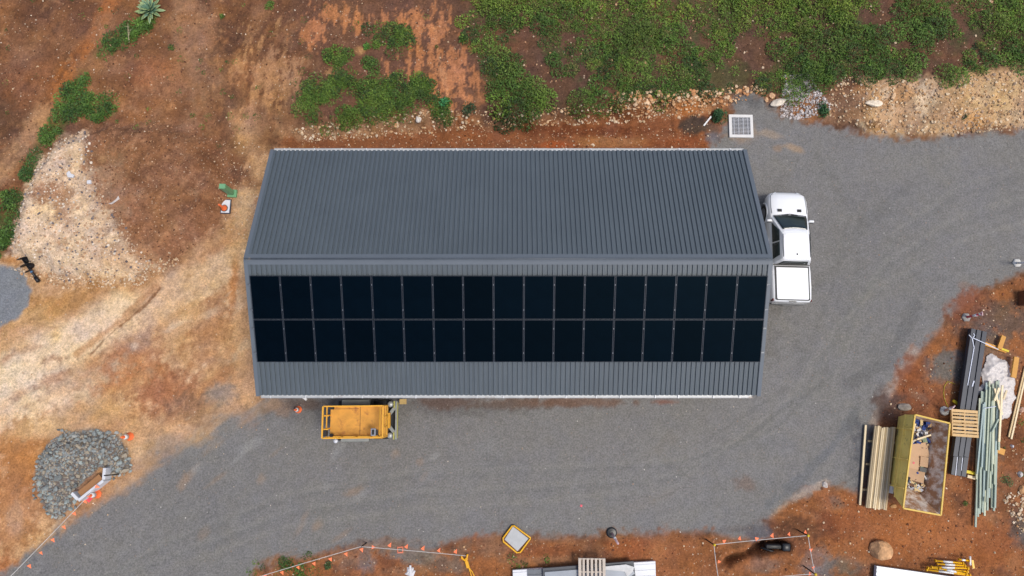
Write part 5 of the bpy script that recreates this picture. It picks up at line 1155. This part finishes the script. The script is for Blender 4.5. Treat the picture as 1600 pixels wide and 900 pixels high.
strip('strap', [(1514, 523), (1519, 529), (1523, 524), (1521, 521)], .50, .03, M_strap, 'white loop of strap at the top end of the dark beams', 'strap')
strip('strap', [(1519, 529), (1522, 543), (1512, 602)], .495, .035, M_strap, 'long white strap tail running down the dark beams', 'strap')
strip('strap', [(1520, 528), (1538, 536), (1560, 546)], .52, .035, M_strap, 'white strap crossing from the dark beams onto the yellow timber block', 'strap')
strip('strap', [(1522, 595), (1519, 604)], .495, .05, M_strap, 'short white strap piece on the dark beams above the pallet', 'strap')
strip('strap', [(1496, 713), (1493, 743)], .27, .035, M_strap, 'white strap on the lower end of the left dark beams', 'strap'); strip('strap', [(1504, 715), (1502, 735)], .27, .03, M_strap, 'shorter white strap on the lower end of the right dark beams', 'strap')
M_blk = pm('yellow_timber', C(226, 164, 76), .7, 0, .1, 4, stretch=(6, 1, 6), rnd=.06)
def blk(a, b_, w, z, label, h=.09, mat_=None): return stick('timber_block', at(a[0], a[1], z), at(b_[0], b_[1], z), w, h, mat_ or M_blk, label, 'timber block', 'yellow timber blocks under the stacks')
blk((1538, 537), (1572, 549), .16, .08, 'yellow timber block jutting right of the top of the dark beams'); blk((1568, 525), (1561, 545), .20, .19, 'stubby yellow timber block lying across another above the plastic')
blk((1588, 558), (1583, 590), .22, .3, 'thick yellow timber block resting on the white plastic'); blk((1546, 697), (1529, 699), .26, .08, 'yellow timber block under the left edge of the green lengths'); blk((1556, 702), (1569, 707), .26, .08, 'yellow timber block under the right edge of the green lengths')
M_yb = pm('bright_yellow_block', C(232, 206, 40), .6)
blk((1507, 736), (1524, 740), .13, .1, 'bright yellow bar at the lower end of the dark beams', .08, M_yb); blk((1511, 744), (1523, 747), .13, .08, 'pale block just below the bright yellow bar', .08, M_w1); blk((1489, 626), (1497, 631), .12, .1, 'small bright yellow wedge at the left edge of the beams above the pallet', .1, M_yb)
blk((1559, 543), (1576, 549), .09, .18, 'bright yellow stick lying over the timber block at the top', .05, M_yb)
# yellow chain
cps = [(1492, 600), (1480, 596), (1475, 604), (1474, 614), (1475, 622), (1478, 630), (1481, 636)]; g = G(1480, 610); m = MB()
for i in range(len(cps)-1):
    A = G(*cps[i]); B = G(*cps[i+1])
    for k in range(4): p = A.lerp(B, (k+.3)/4)-g; d = (B-A).normalized(); m.tube([p-d*.03+Vector((0, 0, .02)), p+d*.03+Vector((0, 0, .02))], .014, 5)
tag(m.build('plastic_chain', pm('chain_yellow', C(200, 180, 60), .5), None, g), 'thin yellow plastic chain on the dirt left of the dark beams', 'chain')
# ================================================================== PALLETS
def pallet(cu, cv, z, rz, label, c1, w=1.17, l=1.17, nslat=7, off=(0, 0)):
    p = Vector(at(cu, cv, z+.14)); p.z = z; e = empty('pallet', p, rz, label, 'pallet', None); mat_ = c1
    for i in range(nslat): 
        m = MB(); sw = (.095 if 0 < i < nslat-1 else .12); m.box((0, -l/2+sw/2+(l-sw)*i/(nslat-1), .132), (w, sw, .02)); m.build('deck_board', mat_, e)
    for x in (-w/2+.03, 0, w/2-.03): m = MB(); m.box((x, 0, .07), (.045, l-.02, .1)); m.build('bearer', mat_, e)
    for y in (-l/2+.06, 0, l/2-.06): m = MB(); m.box((0, y, .009), (w-.01, .1, .018)); m.build('base_board', mat_, e)
    return e
pallet(1508, 661.5, .47, R(-4), 'pale new timber pallet lying across the dark steel beams', wood('pallet_new', (222, 184, 128), .1), 1.14, 1.16, 8)
# green treated lengths: (top, bottom, z, width)
M_g = [wood('treated_a', (190, 200, 176)), wood('treated_b', (174, 188, 172)), wood('treated_c', (206, 210, 182)), wood('treated_d', (172, 190, 186))]
LG = []
for i in range(9):      # long run
    f = i/8; LG.append(((1531+f*24+random.uniform(-1, 1), 622+random.uniform(-22, 20)), (1524+f*28+random.uniform(-1, 1), [822, 808, 803, 800, 802, 798, 774, 797, 796][i]+random.uniform(-4, 4)), .14, .075))
for i in range(10):
    f = i/9; LG.append(((1530+f*29+random.uniform(-1.5, 1.5), 615+random.uniform(-28, 20)), (1526+f*30+random.uniform(-2, 2), random.uniform(730, 800)), .23, .08))
for i in range(9):
    f = i/8; LG.append(((1536+f*24+random.uniform(-2, 2), 606+random.uniform(-10, 30)), (1528+f*30+random.uniform(-3, 3), random.uniform(690, 790)), .32, .07))
for a, b_, z, w in LG:
    v0 = a[1]; v1 = b_[1]
    if z > .2: v1 = min(v1, 800)
    stick('treated_length', at(a[0], v0, z), at(b_[0], v1, z+random.uniform(-.01, .01)), w, .07, random.choice(M_g), 'pale green treated timber length in the long bundle right of the pallet', 'timber', 'green treated lengths in the long bundle')
strip('strap', [(1538, 638), (1556, 635)], .40, .03, M_strap, 'white strap across the top part of the green lengths', 'strap')
for k, (a, b_, z, w, lab) in enumerate((((1554, 607), (1562, 640), .42, .075, 'pale stick crossing the others at the top of the green lengths, leaning right'), ((1561, 606), (1554, 626), .46, .085, 'short pale stick laid over another at the top of the green lengths'), ((1566, 602), (1561, 690), .44, .085, 'longest pale pine stick lying along the green lengths'), ((1573, 610), (1568, 624), .38, .08, 'short pale stick on the white plastic'), ((1560, 625), (1566, 648), .40, .07, 'thin pale stick between the green lengths and the plastic'), ((1560, 655), (1550, 675), .42, .06, 'short greenish stick slanting over the lower green lengths'))):
    stick('pine_stick', at(a[0], a[1], z), at(b_[0], b_[1], z), w, .05, M_w1 if k < 5 else M_g[1], lab, 'stick', 'loose pale sticks on the green lengths')
for k, (a, b_) in enumerate((((1602, 572), (1576, 683)), ((1602, 588), (1580, 686)))):
    stick('thin_length', at(a[0], a[1], .06+.03*k), at(b_[0], b_[1], .06+.03*k), .07, .05, M_w2 if k == 0 else M_w1, ('left' if k == 0 else 'right')+' of two thin timber lengths on the dirt at the right edge', 'timber', 'thin lengths at the right edge')
# plastic wrap sheet
PW_ = [(1553, 549), (1560, 553), (1566, 560), (1578, 561), (1582, 572), (1582, 585), (1590, 588), (1592, 597), (1588, 604), (1591, 622), (1586, 632), (1584, 645), (1577, 655), (1566, 659), (1558, 650), (1552, 630), (1540, 612), (1529, 620), (1528, 610), (1536, 602), (1537, 590), (1535, 582), (1542, 562)]
Pw = PP(PW_, .2); xs = np.arange(min(p[0] for p in Pw), max(p[0] for p in Pw), .035); ys = np.arange(min(p[1] for p in Pw), max(p[1] for p in Pw), .035)
XX, YY = np.meshgrid(xs, ys, indexing='ij'); s_ = sdpoly(XX.ravel(), YY.ravel(), Pw).reshape(XX.shape)+.06*fbm(XX, YY, .25, 2, 3)
rid = np.abs(fbm(XX, YY, .35, 4, 1)); ZZ = gh(XX.ravel(), YY.ravel()).reshape(XX.shape)+.04+sstep(0, .25, s_)*(.13+.04*(1-rid*2)+.018*fbm(XX, YY, .12, 2, 2))
id_ = np.arange(XX.size).reshape(XX.shape); F = np.stack([id_[:-1, :-1], id_[1:, :-1], id_[1:, 1:], id_[:-1, 1:]], -1).reshape(-1, 4)
ok = (s_.ravel()[F] > 0).all(1); F = F[ok]; use = np.unique(F); rm = -np.ones(XX.size, int); rm[use] = np.arange(len(use)); o0 = np.array([xs.mean(), ys.mean(), 0])
V = np.stack([XX.ravel(), YY.ravel(), ZZ.ravel()], 1)[use]-o0
o = link('wrap_sheet', npmesh('wrap_sheet', V, rm[F], pm('milky_plastic', C(222, 214, 208), .45, 0, .1, 5, dirt=.15, dirtcol=C(200, 180, 165)), smooth=True), None, o0); tag(o, 'large crumpled milky plastic wrap at the top of the green lengths', 'plastic wrap')
md = o.modifiers.new('t', 'SOLIDIFY'); md.thickness = .01
# rusty crate at the right edge
g = G(1597, 468); e = empty('rusty_crate', g, R(-4), 'rusty ribbed metal crate cut off by the right edge above the beams', 'crate')
M_rust = pm('rusty_steel', C(122, 74, 44), .8, 0, .25, 5, dirt=.4, dirtcol=C(70, 42, 26))
m = MB(); W2, D2, H2 = 1.0, .62, .45
for c, d in (((0, D2/2-.02), (W2, .04)), ((0, -D2/2+.02), (W2, .04)), ((W2/2-.02, 0), (.04, D2-.08)), ((-W2/2+.02, 0), (.04, D2-.08))): m.box((c[0]+.3, c[1], H2/2+.02), (d[0], d[1], H2))
for i in range(10): m.box((-.16+i*.1, D2/2+.015, H2/2+.02), (.04, .03, H2))
m.build('side_panel', M_rust, e)
m = MB(); m.box((.3, 0, .03), (W2-.06, D2-.06, .03)); m.build('floor', M_rust, e)
m = MB(); m.box((.2, .22, H2+.05), (.85, .2, .04)); m.build('lid_strip', M_rust, e)
ditto('yellow_offcut', 'small yellow piece lying in the rusty crate at the right edge', 'offcut', 1599.5, 471, lambda m: m.box((0, 0, .36), (.16, .12, .14)), M_yb)
# ================================================================== BOTTOM EDGE: SHEET STACK AND PALLET
M_sheetw = pm('white_sheet', C(232, 234, 238), .45, 0, .05, 2); M_sheetd = pm('dark_sheet', C(66, 72, 82), .5, 0, .08, 2); M_sheetg = pm('grey_wrap', C(150, 158, 168), .35, 0, .1, 2); M_clear = pm('pale_wrap', C(196, 196, 196), .35, 0, .15, 5)
def slab(name, pts_, z0, z1, mat_, label, cat, ribs=0, group=None):
    P = [Vector(at(u, v, z1)) for u, v in pts_]; o0 = Vector((P[0].x, P[0].y, 0)); m = MB(); m.prism([(p.x-o0.x, p.y-o0.y) for p in P], z0, z1)
    if ribs:
        for i in range(ribs):
            t = (i+.5)/ribs; a = P[0].lerp(P[3], t)-o0; b_ = P[1].lerp(P[2], t)-o0; a.z = b_.z = z1+.012; d = (b_-a).normalized()*.01; m.bar(a+d, b_-d, .035, .024)
    return tag(m.build(name, mat_, None, o0), label, cat, group)
slab('roof_sheet', [(801, 891), (1024, 877), (1026, 940), (804, 954)], .10, .26, M_sheetw, 'lowest long white sheet pack at the bottom edge, its white ends showing', 'sheet pack', 7)
slab('dark_sheet', [(824, 890.5), (848, 889), (850, 940), (826, 942)], .265, .31, pm('mid_grey_sheet', C(104, 110, 118), .5), 'narrow grey sheet on the left part of the white sheet pack', 'sheet', 3)
slab('dark_sheet', [(848, 888), (990, 877), (998, 938), (850, 948)], .30, .46, M_sheetd, 'dark grey sheet pack on top of the white sheets at the bottom edge', 'sheet pack', 6)
slab('wrap_sheet', [(851, 894), (985, 884), (992, 896), (980, 905), (980, 940), (853, 945)], .49, .52, M_sheetg, 'pale grey wrapping over the dark sheet pack at the bottom edge', 'wrapping')
slab('clear_wrap', [(946, 885), (978, 882), (991, 886), (989, 893), (980, 902), (976, 893), (946, 890)], .525, .56, M_clear, 'crumpled clear wrapping right of the old pallet', 'wrapping')
e = pallet(925, 894, .56, R(89.5), 'weathered grey timber pallet on the wrapped sheets at the bottom edge', wood('pallet_old', (206, 192, 176), .12), 1.1, 1.13, 7)
slab('roof_sheet', [(1370, 884.5), (1500, 903), (1496, 960), (1366, 940)], .10, .3, pm('bluish_sheet', C(206, 214, 222), .4, .1, .08, 2), 'pale bluish corrugated sheet pack at the bottom edge below the boulder', 'sheet pack', 9)
# yellow and white props
M_pr = pm('prop_yellow', C(250, 190, 20), .4, 0, .06, 5)
props = [((1461, 876), (1505, 880), .30), ((1498, 874), (1514, 876), .42), ((1464, 881), (1508, 884), .34), ((1449, 887), (1512, 893), .30), ((1455, 886), (1513, 888), .40), ((1447, 890), (1516, 899), .22), ((1467, 888), (1510, 897), .46)]
for k, (a, b_, z) in enumerate(props):
    A = Vector(at(a[0], a[1], z)); B = Vector(at(b_[0], b_[1], z)); e = empty('steel_prop', A, 0, '%s yellow and white steel prop in the pile beside the bluish sheets' % ('topmost', 'shortest', 'second', 'third', 'fourth', 'lowest', 'fifth')[k], 'steel prop', 'yellow steel props at the bottom edge')
    d = B-A; m = MB(); m.tube([d*.0, d*1.0], .035, 10); m.build('tube', M_pr, e, smooth=True)
    m = MB(); m.tube([d*.28, d*.62], .042, 10); m.build('white_sleeve', M_wr, e, smooth=True); m = MB(); m.tube([d*.97, d*1.0], .075, 10); m.build('end_plate', M_pr, e); m = MB(); m.tube([d*0, d*.02], .06, 10); m.build('end_plate', M_pr, e)
A = Vector(at(1515.5, 869, .35)); B = Vector(at(1516, 883, .35)); m = MB(); m.tube([(0, 0, 0), B-A], .045, 10); tag(m.build('pipe_end', M_wr, None, A, smooth=True), 'short white pipe standing out above the yellow props', 'pipe')
A = Vector(at(1519, 875, .3)); B = Vector(at(1521, 888, .3)); m = MB(); m.bar((0, 0, 0), B-A, .09, .05); tag(m.build('prop_bracket', M_pr, None, A), 'yellow bracket at the right end of the props', 'bracket')

# ================================================================== PLANTS
def plant(u, v, r, h, n_, cols, name, label, cat, ls=(.06, .13), sub=1):
    g = G(u, v); e = empty(name, g, 0, label, cat)
    cl_ = [[0, 0, r, h]]+[[random.uniform(-.6, .6)*r, random.uniform(-.6, .6)*r, r*random.uniform(.4, .6), h*random.uniform(.6, 1)] for _ in range(sub*3)]
    cA = np.array(cl_); cA[:, 0] += g.x; cA[:, 1] += g.y
    pp = leaves(cA[:, :2], cA[:, 2], cA[:, 3], np.full(len(cA), n_//len(cA)), pal(len(cA), cols, .15), ls); V = pp[0]-np.array(g[:])
    link('foliage', npmesh('foliage', V, np.arange(len(V)).reshape(-1, 4), M_leaf, tint=pp[1]), e)
    m = MB(); 
    for k in range(4): a = random.uniform(0, 6.28); m.tube([(0, 0, -.02), (math.cos(a)*r*.3, math.sin(a)*r*.3, h*.4), (math.cos(a)*r*.6, math.sin(a)*r*.6, h*.7)], [.015, .01, .005], 5)
    m.build('stem', pm('stem_'+name, C(96, 92, 52), .8), e); return e
DG = [(52, 92, 52), (44, 78, 46), (64, 104, 56)]
plant(1124, 184, .36, .55, 620, DG, 'shrub', 'round dark green shrub between the black mulch heap and the drain grate', 'shrub')
plant(1283, 168, .2, .3, 240, DG, 'shrub', 'small dark shrub at the left foot of the pale bank', 'shrub'); plant(1286, 178, .2, .3, 220, DG, 'shrub', 'lower of two dark shrubs touching at the left foot of the pale bank', 'shrub')
plant(1508, 183, .1, .2, 90, DG, 'sprig', 'tiny dark sprig alone in the pale rock bank', 'plant', (.04, .09))
plant(695, 162, .16, .35, 120, [(74, 150, 90), (60, 128, 76)], 'young_plant', 'bright blue-green young plant at the right end of the weeds patch', 'plant', (.12, .22))
plant(574, 73, .16, .2, 150, [(84, 128, 48)], 'weed_clump', 'bright light green clump left of the bushy weeds behind the shed', 'plant')
plant(724, 62, .22, .3, 200, GREENS, 'weed_clump', 'separate green clump on bare dirt left of the big weeds field', 'plant')
plant(1288, 118, .42, .4, 620, GREENS, 'bush', 'bushy green clump above the pile of white crushed stone', 'bush'); plant(733, 172, .3, .3, 300, [(64, 84, 50), (76, 92, 60)], 'weed_clump', 'dull green clump between the orange scrape and the weeds field', 'plant')
plant(421, 10, .2, .2, 160, GREENS, 'weed_clump', 'green clump at the top edge left of the dark soil', 'plant'); plant(347, 26, .1, .12, 60, GREENS, 'weed_clump', 'tiny bright clump left of the dark soil near the top', 'plant'); plant(268, 74, .13, .12, 70, GREENS, 'weed_clump', 'small dark clump below right of the agave', 'plant')
plant(515, 882, .16, .15, 120, [(84, 104, 60), (70, 96, 48)], 'weed_clump', 'green tuft on the dirt just below the bunting flags', 'plant'); plant(1508, 788, .12, .12, 80, GREENS, 'weed_clump', 'green sprigs beside the lower end of the green lengths', 'plant', (.04, .08)); plant(1573, 752, .24, .15, 170, [(84, 108, 60)], 'weed_clump', 'green tuft on the dirt right of the green lengths', 'plant', (.04, .08))
plant(1400, 899, .26, .12, 150, GREENS, 'weed_clump', 'green tuft at the bottom edge left of the bluish sheets', 'plant')
plant(448, 882, .3, .2, 260, GREENS, 'bush', 'green clump on the drive edge above the bunting near the bottom edge', 'bush')
plant(470, 896, .4, .2, 300, GREENS, 'bush', 'bright green clump under the bunting at the bottom edge', 'bush')
# agave
g = G(236, 18); e = empty('agave', g, 0, 'big blue-green agave rosette at the top end of the grass strip', 'agave')
M_ag = tintmat('agave_leaf', .5, .12, 5, .4)
for k in range(38):
    t = k/38; a = k*2.399; el = .15+1.05*t; L = .72*(1-.45*t)*random.uniform(.9, 1.1); W2 = .085*(1-.2*t)
    V = []; n_ = 6; d = Vector((math.cos(a), math.sin(a), 0)); s_ = Vector((-d.y, d.x, 0)); tt = []
    col0 = np.array(C(*random.choice([(126, 158, 128), (110, 146, 122), (140, 166, 118), (98, 132, 108)]))); edge_ = np.array(C(196, 204, 120))
    for i in range(n_+1):
        q = i/n_; r_ = L*q*math.cos(el); z = .08+L*q*math.sin(el)-.10*q*q*(1-t)+.06*t; w = W2*(.55+1.1*q)*(1-q**3) if q < 1 else .002; p = d*(r_+.03)
        V += [(p+s_*w+Vector((0, 0, z+w*.25)))[:], (p+Vector((0, 0, z-.01)))[:], (p-s_*w+Vector((0, 0, z+w*.25)))[:]]
        ec = edge_*.6+col0*.4 if q > .7 or t < .3 else col0*1.15
        tt += [ec, col0, ec]
    F = [(3*i+j, 3*i+j+1, 3*i+j+4, 3*i+j+3) for i in range(n_) for j in range(2)]
    o = link('leaf', npmesh('leaf', np.array(V), np.array(F), M_ag, tint=np.array(tt), smooth=True), e); md = o.modifiers.new('t', 'SOLIDIFY'); md.thickness = .012
# dry twigs in the grass strip
g = G(204, 55); e = empty('dead_branch', g, 0, 'dry pale branch standing out of the grass strip below the agave', 'branch'); m = MB()
m.tube([(0, -.4, .05), (.05, 0, .3), (.03, .4, .35)], [.03, .02, .01], 6); 
for k in range(6): a = random.uniform(0, 6.28); m.tube([(.03, -.2+.1*k, .2), (.03+math.cos(a)*.22, -.2+.1*k+math.sin(a)*.2, .34)], [.014, .005], 5)
m.build('twigs', pm('dry_wood', C(176, 164, 128), .8), e)
